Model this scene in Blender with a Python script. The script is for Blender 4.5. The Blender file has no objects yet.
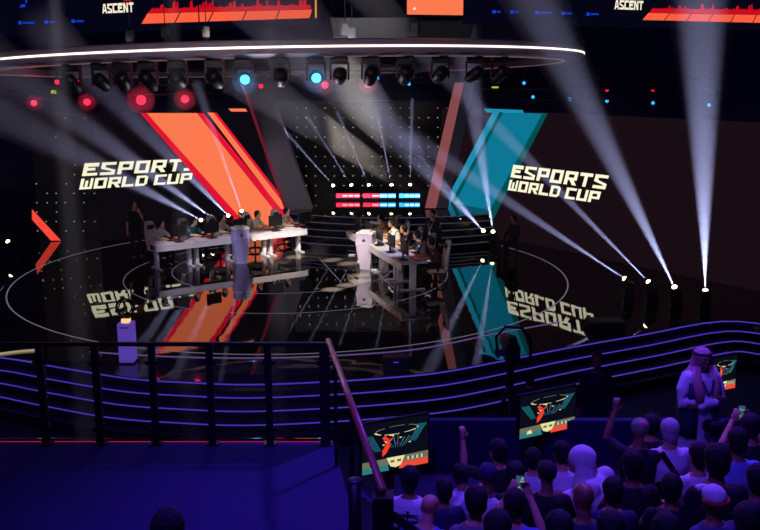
import bpy, bmesh, math, random
from mathutils import Vector, Matrix, noise
random.seed(7)
PI = math.pi
sc = bpy.context.scene
COL = sc.collection

# ------------------------------------------------------------------ camera
H = 5.5; F = 900.0; TILT = math.radians(12)
cam = bpy.data.cameras.new('camera'); camo = bpy.data.objects.new('camera', cam); COL.objects.link(camo)
camo.location = (0, 0, H); camo.rotation_euler = (PI/2 - TILT, 0, 0)
cam.sensor_width = 36; cam.lens = 36*F/760; cam.clip_end = 300; cam.clip_start = .05
sc.camera = camo
EYE = Vector((0, 0, H))

def ray(px, py):
    dx = (px-380)/F; dy = (265-py)/F
    return Vector((dx, math.cos(TILT)+dy*math.sin(TILT), -math.sin(TILT)+dy*math.cos(TILT)))
def onz(px, py, z=0.0):
    r = ray(px, py); t = (z-H)/r.z
    return EYE+r*t
def ony(px, py, Y):
    r = ray(px, py); return EYE+r*(Y/r.y)
def onplane(px, py, P, D):            # vertical plane through P along horizontal direction D
    n = Vector((-D.y, D.x, 0)); r = ray(px, py)
    return EYE+r*((P-EYE).dot(n)/r.dot(n))

# ------------------------------------------------------------------ materials
def lin(c):
    return tuple(((v/255)/12.92 if v/255 <= .04045 else ((v/255+.055)/1.055)**2.4) for v in c)
_m = {}
def mat(name, rgb, rough=.6, metal=0., emit=0., bump=0., scale=20., var=0., ior=None, linear=False, ecol=None):
    if name in _m: return _m[name]
    m = bpy.data.materials.new(name); m.use_nodes = True; nt = m.node_tree
    b = nt.nodes['Principled BSDF']; c = rgb if linear else lin(rgb)
    b.inputs['Base Color'].default_value = (*c, 1); b.inputs['Roughness'].default_value = rough
    b.inputs['Metallic'].default_value = metal
    if ior: b.inputs['IOR'].default_value = ior
    if emit:
        b.inputs['Emission Color'].default_value = (*(lin(ecol) if ecol else c), 1); b.inputs['Emission Strength'].default_value = emit
        b.inputs['Base Color'].default_value = (.01, .01, .012, 1)
    if var or bump:
        n = nt.nodes.new('ShaderNodeTexNoise'); n.inputs['Scale'].default_value = scale
        tc = nt.nodes.new('ShaderNodeTexCoord'); nt.links.new(tc.outputs['Object'], n.inputs['Vector'])
        if var:
            mx = nt.nodes.new('ShaderNodeMix'); mx.data_type = 'RGBA'; mx.blend_type = 'MULTIPLY'
            mx.inputs['Factor'].default_value = var; mx.inputs[6].default_value = (*c, 1)
            nt.links.new(n.outputs['Fac'], mx.inputs[7]); nt.links.new(mx.outputs[2], b.inputs['Base Color'])
        if bump:
            bp = nt.nodes.new('ShaderNodeBump'); bp.inputs['Strength'].default_value = bump; bp.inputs['Distance'].default_value = .01
            nt.links.new(n.outputs['Fac'], bp.inputs['Height']); nt.links.new(bp.outputs['Normal'], b.inputs['Normal'])
    _m[name] = m; return m
def glow(name, rgb, s=1.0):
    if name in _m: return _m[name]
    m = bpy.data.materials.new(name); m.use_nodes = True; nt = m.node_tree; nt.nodes.clear()
    e = nt.nodes.new('ShaderNodeEmission'); o = nt.nodes.new('ShaderNodeOutputMaterial')
    e.inputs[0].default_value = (*lin(rgb), 1); e.inputs[1].default_value = s
    nt.links.new(e.outputs[0], o.inputs[0]); _m[name] = m
    m.cycles.emission_sampling = 'NONE' if s <= 1.01 else 'AUTO'
    return m
def haze(name, rgb, d):
    if name in _m: return _m[name]
    m = bpy.data.materials.new(name); m.use_nodes = True; nt = m.node_tree; nt.nodes.clear()
    e = nt.nodes.new('ShaderNodeVolumeScatter'); o = nt.nodes.new('ShaderNodeOutputMaterial')
    e.inputs['Color'].default_value = (*rgb, 1); e.inputs['Density'].default_value = d
    e.inputs['Anisotropy'].default_value = 0.0
    nt.links.new(e.outputs[0], o.inputs['Volume']); m.cycles.volume_sampling = 'EQUIANGULAR'; _m[name] = m; return m

BLACK = mat('black_metal', (22, 22, 26), .45, .3)
DARK = mat('dark_paint', (14, 14, 20), .6)
GREY = mat('grey_paint', (70, 70, 80), .5)
CHROME = mat('steel', (150, 150, 160), .3, 1)
WHITE = mat('white_laminate', (205, 200, 210), .4, var=.1, scale=6)

# ------------------------------------------------------------------ mesh builder
class MB:
    def __init__(s): s.bm = bmesh.new(); s.mi = 0
    def _tag(s, fs):
        for f in fs: f.material_index = s.mi
        return s
    def poly(s, pts):
        vs = [s.bm.verts.new(p) for p in pts]; s._tag([s.bm.faces.new(vs)]); return s
    def box(s, c, d, rot=None, bevel=0):
        M = Matrix.Translation(Vector(c)) @ (rot.to_4x4() if rot else Matrix()) @ Matrix.Diagonal((*d, 1))
        r = bmesh.ops.create_cube(s.bm, size=1, matrix=M)
        fs = list({f for v in r['verts'] for f in v.link_faces})
        s._tag(fs)
        if bevel:
            es = list({e for f in fs for e in f.edges})
            q = bmesh.ops.bevel(s.bm, geom=es, offset=bevel, segments=2, affect='EDGES')
            s._tag(q['faces'])
        return s
    def prism(s, pts, off):            # polygon pts extruded by vector off
        off = Vector(off); n = len(pts)
        a = [s.bm.verts.new(p) for p in pts]; b = [s.bm.verts.new(Vector(p)+off) for p in pts]
        fs = [s.bm.faces.new(a), s.bm.faces.new(b[::-1])]
        for i in range(n): fs.append(s.bm.faces.new((a[i], b[i], b[(i+1) % n], a[(i+1) % n])))
        return s._tag(fs)
    def rings(s, rings, closed=True):
        vr = [[s.bm.verts.new(p) for p in r] for r in rings]; n = len(vr[0]); fs = []
        for a, b in zip(vr, vr[1:]):
            for i in range(n): fs.append(s.bm.faces.new((a[i], a[(i+1) % n], b[(i+1) % n], b[i])))
        if closed: fs += [s.bm.faces.new(vr[0][::-1]), s.bm.faces.new(vr[-1])]
        for f in fs: f.smooth = True
        return s._tag(fs)
    def tube(s, pts, rad, n=10, caps=True, flat=1.0):
        pts = [Vector(p) for p in pts]
        if not hasattr(rad, '__len__'): rad = [rad]*len(pts)
        out = []; prev = None
        for i, p in enumerate(pts):
            d = (pts[min(i+1, len(pts)-1)]-pts[max(i-1, 0)]).normalized()
            if prev is None:
                u = d.cross(Vector((0, 0, 1)))
                if u.length < .1: u = d.cross(Vector((0, 1, 0)))
                u.normalize()
            else: u = (prev-d*prev.dot(d)).normalized()
            prev = u; v = d.cross(u)
            out.append([p+u*math.cos(a)*rad[i]+v*math.sin(a)*rad[i]*flat for a in [2*PI*k/n for k in range(n)]])
        return s.rings(out, caps)
    def limb(s, pts, rad, n=12):       # tube with rounded ends
        pts = [Vector(p) for p in pts]; a = (pts[0]-pts[1]).normalized(); b = (pts[-1]-pts[-2]).normalized()
        P = [pts[0]+a*rad[0]*.9, pts[0]+a*rad[0]*.5]+pts+[pts[-1]+b*rad[-1]*.5, pts[-1]+b*rad[-1]*.9]
        R = [rad[0]*.4, rad[0]*.85]+list(rad)+[rad[-1]*.85, rad[-1]*.4]
        return s.tube(P, R, n)
    def ball(s, c, r, n=16, m=10, rot=None):
        if not hasattr(r, '__len__'): r = (r, r, r)
        M = Matrix.Translation(Vector(c)) @ (rot.to_4x4() if rot else Matrix()) @ Matrix.Diagonal((*r, 1))
        q = bmesh.ops.create_uvsphere(s.bm, u_segments=n, v_segments=m, radius=1, matrix=M)
        fs = list({f for v in q['verts'] for f in v.link_faces})
        for f in fs: f.smooth = True
        return s._tag(fs)
    def cyl(s, a, b, r, r2=None, n=16): return s.tube([a, b], [r, r if r2 is None else r2], n)
    def mesh(s, name, mats):
        bmesh.ops.recalc_face_normals(s.bm, faces=s.bm.faces)
        me = bpy.data.meshes.new(name); s.bm.to_mesh(me); s.bm.free()
        for m in (mats if isinstance(mats, (list, tuple)) else [mats]): me.materials.append(m)
        return me
    def build(s, name, mats, parent=None):
        o = bpy.data.objects.new(name, s.mesh(name, mats)); COL.objects.link(o)
        if parent: o.parent = parent
        return o
def thing(name, label, cat, loc=(0, 0, 0), rz=0, group=None, rot=None, scale=None):
    o = bpy.data.objects.new(name, None); COL.objects.link(o); o.location = loc
    o.rotation_euler = rot if rot else (0, 0, rz)
    o.empty_display_size = .1
    if scale: o.scale = (scale,)*3
    return tag(o, label, cat, group)
def tag(o, label, cat, group=None, kind=None):
    o['label'] = label; o['category'] = cat
    if group: o['group'] = group
    if kind: o['kind'] = kind
    return o
def struct(o, label=None):
    o['kind'] = 'structure'
    if label: o['label'] = label
    return o
def inst(name, me, parent, mat_=None, label=None, M=None):
    o = bpy.data.objects.new(name, me); COL.objects.link(o); o.parent = parent
    if M is not None: o.matrix_local = M
    if mat_:
        o.material_slots[0].link = 'OBJECT'; o.material_slots[0].material = mat_
    if label: o['label'] = label
    return o
def light(kind, loc, power, col=(1, 1, 1), size=.05, target=None, angle=40, blend=.5, parent=None, name='lamp'):
    l = bpy.data.lights.new(name, kind); l.energy = power; l.color = col; l.shadow_soft_size = size
    if kind == 'SPOT': l.spot_size = math.radians(angle); l.spot_blend = blend
    o = bpy.data.objects.new(name, l); COL.objects.link(o); o.location = loc
    if target is not None:
        o.rotation_euler = (Vector(target)-Vector(loc)).to_track_quat('-Z', 'Y').to_euler()
    if parent: o.parent = parent
    return o

# ------------------------------------------------------------------ world
w = bpy.data.worlds.new('world'); sc.world = w; w.use_nodes = True
w.node_tree.nodes['Background'].inputs[0].default_value = (*lin((10, 8, 74)), 1)
w.node_tree.nodes['Background'].inputs[1].default_value = 1.0

# ------------------------------------------------------------------ stage floor
def floor_mat():
    m = bpy.data.materials.new('gloss_black_stage'); m.use_nodes = True; nt = m.node_tree; b = nt.nodes['Principled BSDF']
    b.inputs['Base Color'].default_value = (.018, .016, .018, 1); b.inputs['Roughness'].default_value = .02
    b.inputs['IOR'].default_value = 3.1
    tc = nt.nodes.new('ShaderNodeTexCoord'); n = nt.nodes.new('ShaderNodeTexNoise'); n.inputs['Scale'].default_value = 1.6
    n.inputs['Detail'].default_value = 1
    bp = nt.nodes.new('ShaderNodeBump'); bp.inputs['Strength'].default_value = .05; bp.inputs['Distance'].default_value = .03
    nt.links.new(tc.outputs['Object'], n.inputs['Vector']); nt.links.new(n.outputs['Fac'], bp.inputs['Height'])
    nt.links.new(bp.outputs['Normal'], b.inputs['Normal']); return m
FLOOR = floor_mat()
STEPD = mat('step_dark', (16, 14, 30), .35, ior=1.6)
# front edge of the stage from the photographed light line (z = 0)
edge_px = [(-260, 330), (-120, 345), (0, 356), (60, 366), (130, 377), (190, 381), (250, 383), (330, 380), (390, 376), (440, 371), (495, 361), (560, 348), (640, 334), (722, 320), (790, 327), (900, 345)]
EDGE = [onz(x, y, 0) for x, y in edge_px]
def smooth(pts, k=4):
    out = []
    P = [pts[0]]+pts+[pts[-1]]
    for i in range(1, len(P)-2):
        a, b, c, d = P[i-1:i+3]
        for j in range(k):
            t = j/k
            out.append(.5*((2*b)+(c-a)*t+(2*a-5*b+4*c-d)*t*t+(-a+3*b-3*c+d)*t**3))
    out.append(pts[-1]); return out
EDGE = smooth(EDGE)
mb = MB()
mb.prism([(p.x, p.y, 0) for p in EDGE]+[(26, 52, 0), (-26, 52, 0)], (0, 0, -.16))
struct(mb.build('stage_floor', FLOOR), 'glossy black mirror stage floor')
# tiers going down towards the audience with a light line on each nosing
LEDB = glow('purple_step_led', (84, 60, 205), .8)
def nrm(i):
    a = EDGE[max(i-1, 0)]; b = EDGE[min(i+1, len(EDGE)-1)]; d = (b-a).normalized(); n = Vector((d.y, -d.x, 0))
    return n if n.y < 0 else -n
def offs(k): return [EDGE[i]+nrm(i)*k for i in range(len(EDGE))]
steps = thing('front_stage_steps', 'dark tiered steps around the front of the stage with purple light lines', 'steps')
for k in range(5):
    z = -.168*k
    a = offs(.23*(k-1)-.02); b = offs(.23*k)
    if k:
        mb = MB()
        for i in range(len(a)-1):
            mb.prism([(a[i].x, a[i].y, z), (a[i+1].x, a[i+1].y, z), (b[i+1].x, b[i+1].y, z), (b[i].x, b[i].y, z)], (0, 0, -.18))
        bmesh.ops.remove_doubles(mb.bm, verts=mb.bm.verts, dist=.0005)
        mb.build('step', STEPD, steps)
    if k < 4:
        e = offs(.24*k+ (.012 if k == 0 else .245-.24+.0))
        mb = MB(); e = offs(.23*k+.013)
        if k == 0: zz = -.03
        else: zz = z-.03
        mb.tube([(p.x, p.y, zz) for p in e], .012, 6)
        mb.build('light_line', LEDB, steps)
mb = MB()
mb.box((0, 7, -.95), (70, 34, .1)); struct(mb.build('floor', mat('arena_floor', (28, 24, 80), .7, var=.3, scale=3)), 'dark arena floor below the stage')

# floor light rings
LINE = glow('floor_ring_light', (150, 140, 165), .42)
def ringarc(cx, cy, r, a0, a1, name, w_=.018, z=.004, m=LINE):
    mb = MB(); n = 96
    for i in range(n):
        t0 = a0+(a1-a0)*i/n; t1 = a0+(a1-a0)*(i+1)/n
        q = [(cx+math.cos(t)*(r+s*w_), cy+math.sin(t)*(r+s*w_), z) for t, s in ((t0, -1), (t1, -1), (t1, 1), (t0, 1))]
        mb.poly(q)
    bmesh.ops.remove_doubles(mb.bm, verts=mb.bm.verts, dist=.0001)
    r_ = bmesh.ops.extrude_face_region(mb.bm, geom=list(mb.bm.faces))
    bmesh.ops.translate(mb.bm, verts=[v for v in r_['geom'] if isinstance(v, bmesh.types.BMVert)], vec=(0, 0, -.003))
    return struct(mb.build(name, m))
SC = onz(287, 281)                       # centre of the big ring
L_ = onz(1, 300); 
R0 = (onz(571, 290)-SC).length
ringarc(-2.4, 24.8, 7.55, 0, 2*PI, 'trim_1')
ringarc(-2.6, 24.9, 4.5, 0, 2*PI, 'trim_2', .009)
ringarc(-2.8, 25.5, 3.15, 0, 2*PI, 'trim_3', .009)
# thin straight floor seams with light in them
for i, (a, b) in enumerate([((319, 258), (341, 282)), ((371, 268), (394, 288))]):
    A = onz(*a); B = onz(*b); d = (B-A).normalized(); n = Vector((-d.y, d.x, 0))*.012
    if i < 2: 
        mb = MB(); mb.prism([A+n+Vector((0, 0, .003)), B+n+Vector((0, 0, .003)), B-n+Vector((0, 0, .003)), A-n+Vector((0, 0, .003))], (0, 0, -.002)); struct(mb.build('trim_%d' % (i+4), LINE))
mb = MB(); q = smooth([onz(x, y) for x, y in [(-20, 356), (0, 354.5), (20, 352), (40, 350.5)]]); mb.tube([(p.x, p.y, .01) for p in q], .03, 6); struct(mb.build('trim_6', glow('warm_line', (200, 180, 140), .6)))
q = smooth([onz(x, y) for x, y in [(90, 352), (150, 356), (210, 358), (280, 358), (350, 355), (420, 349), (490, 335), (560, 322)]]); mb = MB(); mb.tube([(p.x, p.y, .006) for p in q], .012, 6); struct(mb.build('trim_7', glow('lilac_line', (120, 100, 170), .55)))

# ------------------------------------------------------------------ back deck and stairs
DC = (SC.x+.2, 25.0)
deck = MB()
def arcpts(r, z, a0, a1, n=40): return [Vector((DC[0]+r*math.cos(a0+(a1-a0)*i/n), DC[1]+r*math.sin(a0+(a1-a0)*i/n), z)) for i in range(n+1)]
A0, A1 = math.radians(28), math.radians(122)
# curved stairs: centre chosen so that the steps arc across the back
bs = thing('back_stage_steps', 'curved glossy black steps up to the rear deck behind the desks', 'steps')
yfront = 28.2
x0, x1 = -3.0, 3.7
for k in range(5):
    z = .18*(k+1); yk = 28.2+.3*k
    pts = []
    for i in range(21):
        t = i/20; x = x0-.25*0+(x1-x0)*t
        pts.append(Vector((x, yk+.9*(2*t-1)**2-.25, z)))
    mb = MB(); mb.prism(pts+[Vector((x1, 40-.02*k, z)), Vector((x0, 40-.02*k, z))], (0, 0, -.18))
    mb.build('step', FLOOR if k == 4 else STEPD, bs)
    mb = MB(); mb.tube([p+Vector((0, -.012, -.02)) for p in pts], .009, 5); mb.build('nosing_strip', glow('grey_nosing', (105, 100, 110), .5), bs)
DZ = .9

# ------------------------------------------------------------------ LED walls
LP = onz(135, 238); LD = Vector((math.cos(math.radians(29)), math.sin(math.radians(29)), 0))
RP = onz(560, 250); RD = Vector((math.cos(math.radians(-54)), math.sin(math.radians(-54)), 0))
def wallpt(P, D, px, z): p = onplane(px, 150, P, D); return Vector((p.x, p.y, z))
def nfront(D):
    n = Vector((D.y, -D.x, 0)); return n if n.y < 0 else -n
ORANGE = glow('screen_orange', (252, 122, 78)); RED = glow('screen_red', (225, 18, 52)); TEAL = glow('screen_teal', (12, 118, 148)); GREEN = glow('screen_green', (0, 78, 82))
CREAM = glow('screen_cream', (255, 250, 215)); MAROON = glow('screen_maroon', (25, 13, 20)); MAROONL = glow('screen_dark', (12, 9, 17)); LBLUE = glow('screen_lightblue', (30, 140, 175))
def slab(P, D, pxa, pxb, z0, z1, thick, name, m, parent=None):
    a = wallpt(P, D, pxa, z0); b = wallpt(P, D, pxb, z0); n = nfront(D)
    mb = MB(); mb.prism([a, b, Vector((b.x, b.y, z1)), Vector((a.x, a.y, z1))], -n*thick)
    return mb.build(name, m, parent)
def onwall(mb, P, D, pts, lift):
    n = nfront(D); q = [onplane(x, y, P, D)+n*(lift) for x, y in pts]
    q = [Vector((p.x, p.y, max(p.z, .02))) for p in q]
    mb.prism(q, -n*.004)
# heavy angular lettering on a 1 x 1 cell
T = .29
G = {
 'E': [[(0,0),(T,0),(T,1),(0,1)], [(0,1-T),(1,1-T),(1,1),(0,1)], [(0,.4),(.8,.4),(.8,.62),(0,.62)], [(0,0),(1,0),(1,.22),(0,.22)]],
 'S': [[(0,.78),(1,.78),(1,1),(0,1)], [(0,.5),(T,.62),(T,1),(0,1)], [(0,.5),(.25,.62),(1,.38),(1,.12),(.72,.3)], [(.74,0),(1,0),(1,.4),(.74,.4)], [(0,0),(1,0),(1,.22),(0,.22)]],
 'P': [[(0,0),(T,0),(T,1),(0,1)], [(0,.78),(1,.78),(1,1),(0,1)], [(.74,.4),(1,.4),(1,1),(.74,1)], [(.1,.33),(1,.33),(1,.52),(.1,.52)]],
 'O': [[(0,0),(T,0),(T,1),(0,1)], [(0,.78),(1,.78),(1,1),(0,1)], [(.74,0),(1,0),(1,1),(.74,1)], [(0,0),(1,0),(1,.22),(0,.22)]],
 'R': [[(0,0),(T,0),(T,1),(0,1)], [(0,.78),(1,.78),(1,1),(0,1)], [(.74,.45),(1,.45),(1,1),(.74,1)], [(.1,.36),(1,.36),(1,.54),(.1,.54)], [(.4,.4),(.7,.45),(1.05,0),(.72,0)]],
 'T': [[(0,.76),(1,.76),(1,1),(0,1)], [(.37,0),(.63,0),(.63,1),(.37,1)]],
 'W': [[(0,0),(T*.9,0),(T*.9,1),(0,1)], [(.39,0),(.61,0),(.61,.8),(.39,.8)], [(.78,0),(1,0),(1,1),(.78,1)], [(0,0),(1,0),(1,.2),(0,.2)]],
 'L': [[(0,0),(T,0),(T,1),(0,1)], [(0,0),(1,0),(1,.24),(0,.24)]],
 'D': [[(0,0),(T,0),(T,1),(0,1)], [(0,.78),(.8,.78),(.8,1),(0,1)], [(.74,.15),(1,.15),(1,.85),(.74,1)], [(0,0),(.8,0),(1,.22),(0,.22)]],
 'C': [[(0,0),(T,0),(T,1),(0,1)], [(0,.78),(1,.78),(1,1),(0,1)], [(0,0),(1,0),(1,.22),(0,.22)]],
 'U': [[(0,0),(T,0),(T,1),(0,1)], [(.74,0),(1,0),(1,1),(.74,1)], [(0,0),(1,0),(1,.22),(0,.22)]],
 'A': [[(0,0),(.26,0),(.5,1),(.3,1)], [(.74,0),(1,0),(.7,1),(.46,1)], [(.18,.2),(.82,.2),(.78,.4),(.22,.4)]],
 'N': [[(0,0),(.28,0),(.28,1),(0,1)], [(.72,0),(1,0),(1,1),(.72,1)], [(.1,1),(.32,1),(.9,0),(.68,0)]],
}
def lettering(mb, text, O, U, V, cw, ch, gap, shear=.0, space=.45, n=Vector((0, -1, 0)), clip=None):
    x = 0
    for ch_ in text:
        if ch_ == ' ': x += cw*space; continue
        for j, pg in enumerate(G[ch_]):
            q = [O+U*(x+p[0]*cw+shear*p[1]*ch)+V*(p[1]*ch)+n*(.0007*j) for p in pg]
            mb.prism(q, -n*.004)
        x += cw+gap
    return x
def ewc(P, D, pxl, py1, pyb, pxr, parent):
    """two lines of lettering between pixel columns pxl..pxr on the wall"""
    a = onplane(pxl, pyb, P, D); b = onplane(pxr, pyb, P, D); U = (b-a); U.z = 0; W = U.length; U.normalize(); V = Vector((0, 0, 1)); n = nfront(D)
    zt = onplane(pxl, py1, P, D).z; zb = a.z; hh = zt-zb
    mb = MB()
    h1 = hh*.49; h2 = hh*.41; sh = .28
    w1 = W-sh*hh*.9
    cw = w1/7*.86; gp = w1/7*.14
    O1 = Vector((a.x, a.y, zt-h1))+U*(sh*h2*1.2)+n*.02
    lettering(mb, 'ESPORTS', O1, U, V, cw, h1, gp*1.1, sh, n=n)
    cw = w1/8.6*.87; gp = w1/8.6*.13
    lettering(mb, 'WORLD CUP', Vector((a.x, a.y, zb))+n*.02, U, V, cw, h2, gp, sh, n=n)
    return mb.build('lettering', CREAM, parent)

lw = thing('led_wall', 'left LED wall with orange slanted band and white event lettering', 'led screen')
slab(LP, LD, 96, 292, 0, 4.28, .35, 'panel', [MAROONL], lw)
mb = MB()
mb.mi = 0
onwall(mb, LP, LD, [(146, 113), (197, 113), (272, 208), (292, 233), (248, 236)], .036)
onwall(mb, LP, LD, [(207, 112.5), (213, 112.5), (288, 209), (280, 209)], .036)
onwall(mb, LP, LD, [(228, 108.5), (245, 108.5), (247, 111.5), (231, 111.5)], .036)
mb.mi = 1
onwall(mb, LP, LD, [(140, 113), (146.5, 113), (249, 236), (240, 236)], .042)
onwall(mb, LP, LD, [(196.5, 113), (203, 113), (280, 208), (298, 233), (291, 233), (272, 208)], .042)
onwall(mb, LP, LD, [(213, 112.5), (216, 112.5), (291, 209), (287.5, 209)], .042)
mb.build('slanted_band', [ORANGE, RED], lw)
ewc(LP, LD, 79, 163.5, 189.5, 201, lw).name = 'lettering'
rw = thing('led_wall', 'right LED wall with teal slanted band and white event lettering', 'led screen')
slab(RP, RD, 441, 790, 0, 4.28, .35, 'panel', [MAROON], rw)
mb = MB(); mb.mi = 0
onwall(mb, RP, RD, [(503, 112.5), (543, 113.5), (478, 233), (440, 231), (455, 202)], .012)
mb.mi = 1
onwall(mb, RP, RD, [(543, 113), (548, 113.5), (486, 234), (478, 233)], .016)
onwall(mb, RP, RD, [(500, 112), (503.5, 112.5), (455, 203), (452, 202)], .016)
mb.mi = 2
onwall(mb, RP, RD, [(493, 112), (500, 112), (445, 214), (441, 210)], .012)
onwall(mb, RP, RD, [(484, 108.5), (523, 110), (524, 113), (487, 112.5)], .012)
mb.build('slanted_band', [TEAL, GREEN, LBLUE], rw)
ewc(RP, RD, 508, 164, 190, 609, rw)
# dotted side panel with a red chevron, far left
SP = onz(62, 241); SD = Vector((math.cos(math.radians(12)), math.sin(math.radians(12)), 0))
pl = thing('dot_panel', 'black dotted panel at far left with a red glowing chevron', 'led screen')
slab(SP, SD, 32, 95, 0, 4.2, .2, 'panel', [mat('panel_black', (10, 10, 14), .4)], pl)
mb = MB(); onwall(mb, SP, SD, [(32, 209), (32, 219.5), (51, 240.5), (61, 240.5)], .012)
mb.build('chevron', glow('chevron_red', (250, 70, 60)), pl)
DOT = glow('dot_white', (235, 225, 200), .5)
random.seed(3)
mb = MB(); n = nfront(SD)
for i in range(7):
    for j in range(14):
        if random.random() < (.9 if j < 7 else .5): continue
        p = onplane(37+i*9.5+random.uniform(-1, 1), 118+j*9.4, SP, SD)
        if p.z < .1: continue
        mb.box(p+n*.02, (.03, .03, .022))
mb.build('dot_lights', DOT, pl)
# centre wall with the grid of points
cw_ = thing('centre_wall', 'black rear wall with grid of small white points between slanted columns', 'stage wall')
CY = 34.5
mb = MB(); a = ony(262, 150, CY); b = ony(470, 150, CY); mb.box(((a.x+b.x)/2, CY+.15, 2.7), (b.x-a.x, .3, 3.6)); mb.build('panel', mat('wall_black', (12, 12, 18), .5), cw_)
mb = MB()
for i in range(20):
    for j in range(10):
        if random.random() < .12: continue
        p = ony(278+i*9.4+(4.7 if j % 2 else 0)*0, 108+j*9.7, CY-.03); s = random.uniform(.012, .022)
        if p.x < b.x-.1: mb.box(p, (s*2.6, .03, s*1.3))
mb.build('point_lights', DOT, cw_)
# strobe bars on the rear deck: red left, blue right
def strobe(xa, xb, kind, label):
    a = ony(xa, 199, 33.2); b = ony(xb, 199, 33.2); t = thing('strobe_bar', label, 'stage light', (a.x, 33.2, DZ), group='strobe bars on the rear deck')
    W = b.x-a.x
    mb = MB(); mb.box((W/2, .06, .13), (W, .1, .26)); mb.box((W/2, .06, .02), (W*.6, .2, .04)); mb.build('housing', BLACK, t)
    RS = glow('strobe_red', (255, 45, 75), 3.5); BS = glow('strobe_blue', (50, 170, 255), 3.5); WS = glow('strobe_core_r', (255, 150, 160), 4); WB = glow('strobe_core_b', (190, 235, 255), 4)
    n_ = 4
    for i in range(n_):
        m = RS if kind == 'r' or (kind == 'm' and i < 2) else BS
        c = WS if m is RS else WB
        x0_ = W*i/n_; mb = MB(); mb.box((x0_+W/n_/2, .0, .17), (W/n_*.92, .03, .15)); mb.build('lamp_cell', m, t)
        if 0 < i: mb = MB(); mb.box((x0_+W/n_/2, -.012, .17), (W/n_*.8, .03, .05)); mb.build('lamp_tube', c, t)
strobe(336, 360, 'r', 'red glowing strobe bar at the left end of the rear row')
strobe(363, 396, 'm', 'half red half blue strobe bar in the middle of the rear row')
strobe(399, 420, 'b', 'light blue glowing strobe bar at the right end of the rear row')
# slanted columns
def column(pts_front, Y, m1, m2, label, side):
    t = thing('slanted_column', label, 'column', group='slanted columns flanking the centre wall')
    q = [ony(x, y, Y) for x, y in pts_front]
    mb = MB(); mb.prism(q, (0, .5, 0)); mb.build('shaft', m1, t)
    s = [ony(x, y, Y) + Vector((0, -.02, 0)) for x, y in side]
    mb = MB(); mb.prism(s, (0, .04, 0)); mb.build('edge_face', m2, t)  # red-toned face of the column, its tone drawn as an even glow
CGREY = mat('column_grey', (120, 112, 122), .6, var=.15, scale=3)
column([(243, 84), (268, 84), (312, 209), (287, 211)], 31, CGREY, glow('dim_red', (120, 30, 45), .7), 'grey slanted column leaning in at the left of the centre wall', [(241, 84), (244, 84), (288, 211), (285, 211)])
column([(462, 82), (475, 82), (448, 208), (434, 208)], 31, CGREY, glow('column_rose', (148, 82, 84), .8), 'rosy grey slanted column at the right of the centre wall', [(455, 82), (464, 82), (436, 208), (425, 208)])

# ------------------------------------------------------------------ hall shell
mb = MB(); mb.box((0, 44, 6), (60, .3, 16)); struct(mb.build('wall_back', mat('hall_wall', (70, 68, 100), .8)), 'dark rear hall wall')
mb = MB(); mb.box((0, 20, 14), (60, 60, .3)); struct(mb.build('ceiling', mat('hall_ceiling', (50, 48, 70), .9)), 'dark hall ceiling')

# ------------------------------------------------------------------ overhead ring
RCX, RCY, RR = -2.65, 26.0, 8.2
def rz_(x, y=RCY): return H+.296+.0227*(x-RCX)-.023*(y-RCY)
ring = thing('ceiling_ring', 'large grey overhead lighting ring with a thin white glowing line', 'light ring', (RCX, RCY, rz_(RCX)))
def ringloop(prof, name, m, n=160):
    mb = MB(); R_ = []
    for i in range(n+1):
        t = 2*PI*i/n
        R_.append([Vector((r*math.cos(t), r*math.sin(t), z+.0227*r*math.cos(t)-.023*r*math.sin(t))) for r, z in prof])
    vr = [[mb.bm.verts.new(p) for p in r] for r in R_[:-1]]; vr.append(vr[0]); k = len(prof)
    for a, b in zip(vr, vr[1:]):
        for i in range(k): mb.bm.faces.new((a[i], b[i], b[(i+1) % k], a[(i+1) % k]))
    return mb.build(name, m, ring)
RM = mat('ring_grey', (122, 108, 122), .5)
ringloop([(RR, .13), (RR, -.12), (RR-.12, -.16), (RR-1.0, -.16), (RR-1.0, .0), (RR-.1, .16)], 'band', RM)
ringloop([(RR+.015, .025), (RR+.015, -.015), (RR-.01, -.015), (RR-.01, .025)], 'light_line', glow('ring_white', (255, 235, 225), 2.2))
ringloop([(RR-.5, -.165), (RR-.5, -.18), (RR-.55, -.18), (RR-.55, -.165)], 'underside_glow', glow('ring_inner', (200, 150, 150), .3))  # pinkish glow put in for the lit underside of the ring
for k in range(6):
    t = 2*PI*k/6+.4; mb = MB(); mb.cyl((7.6*math.cos(t), 7.6*math.sin(t), .15), (7.6*math.cos(t), 7.6*math.sin(t), 7.9), .012, n=6); mb.build('suspension_cable', DARK, ring)

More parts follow.
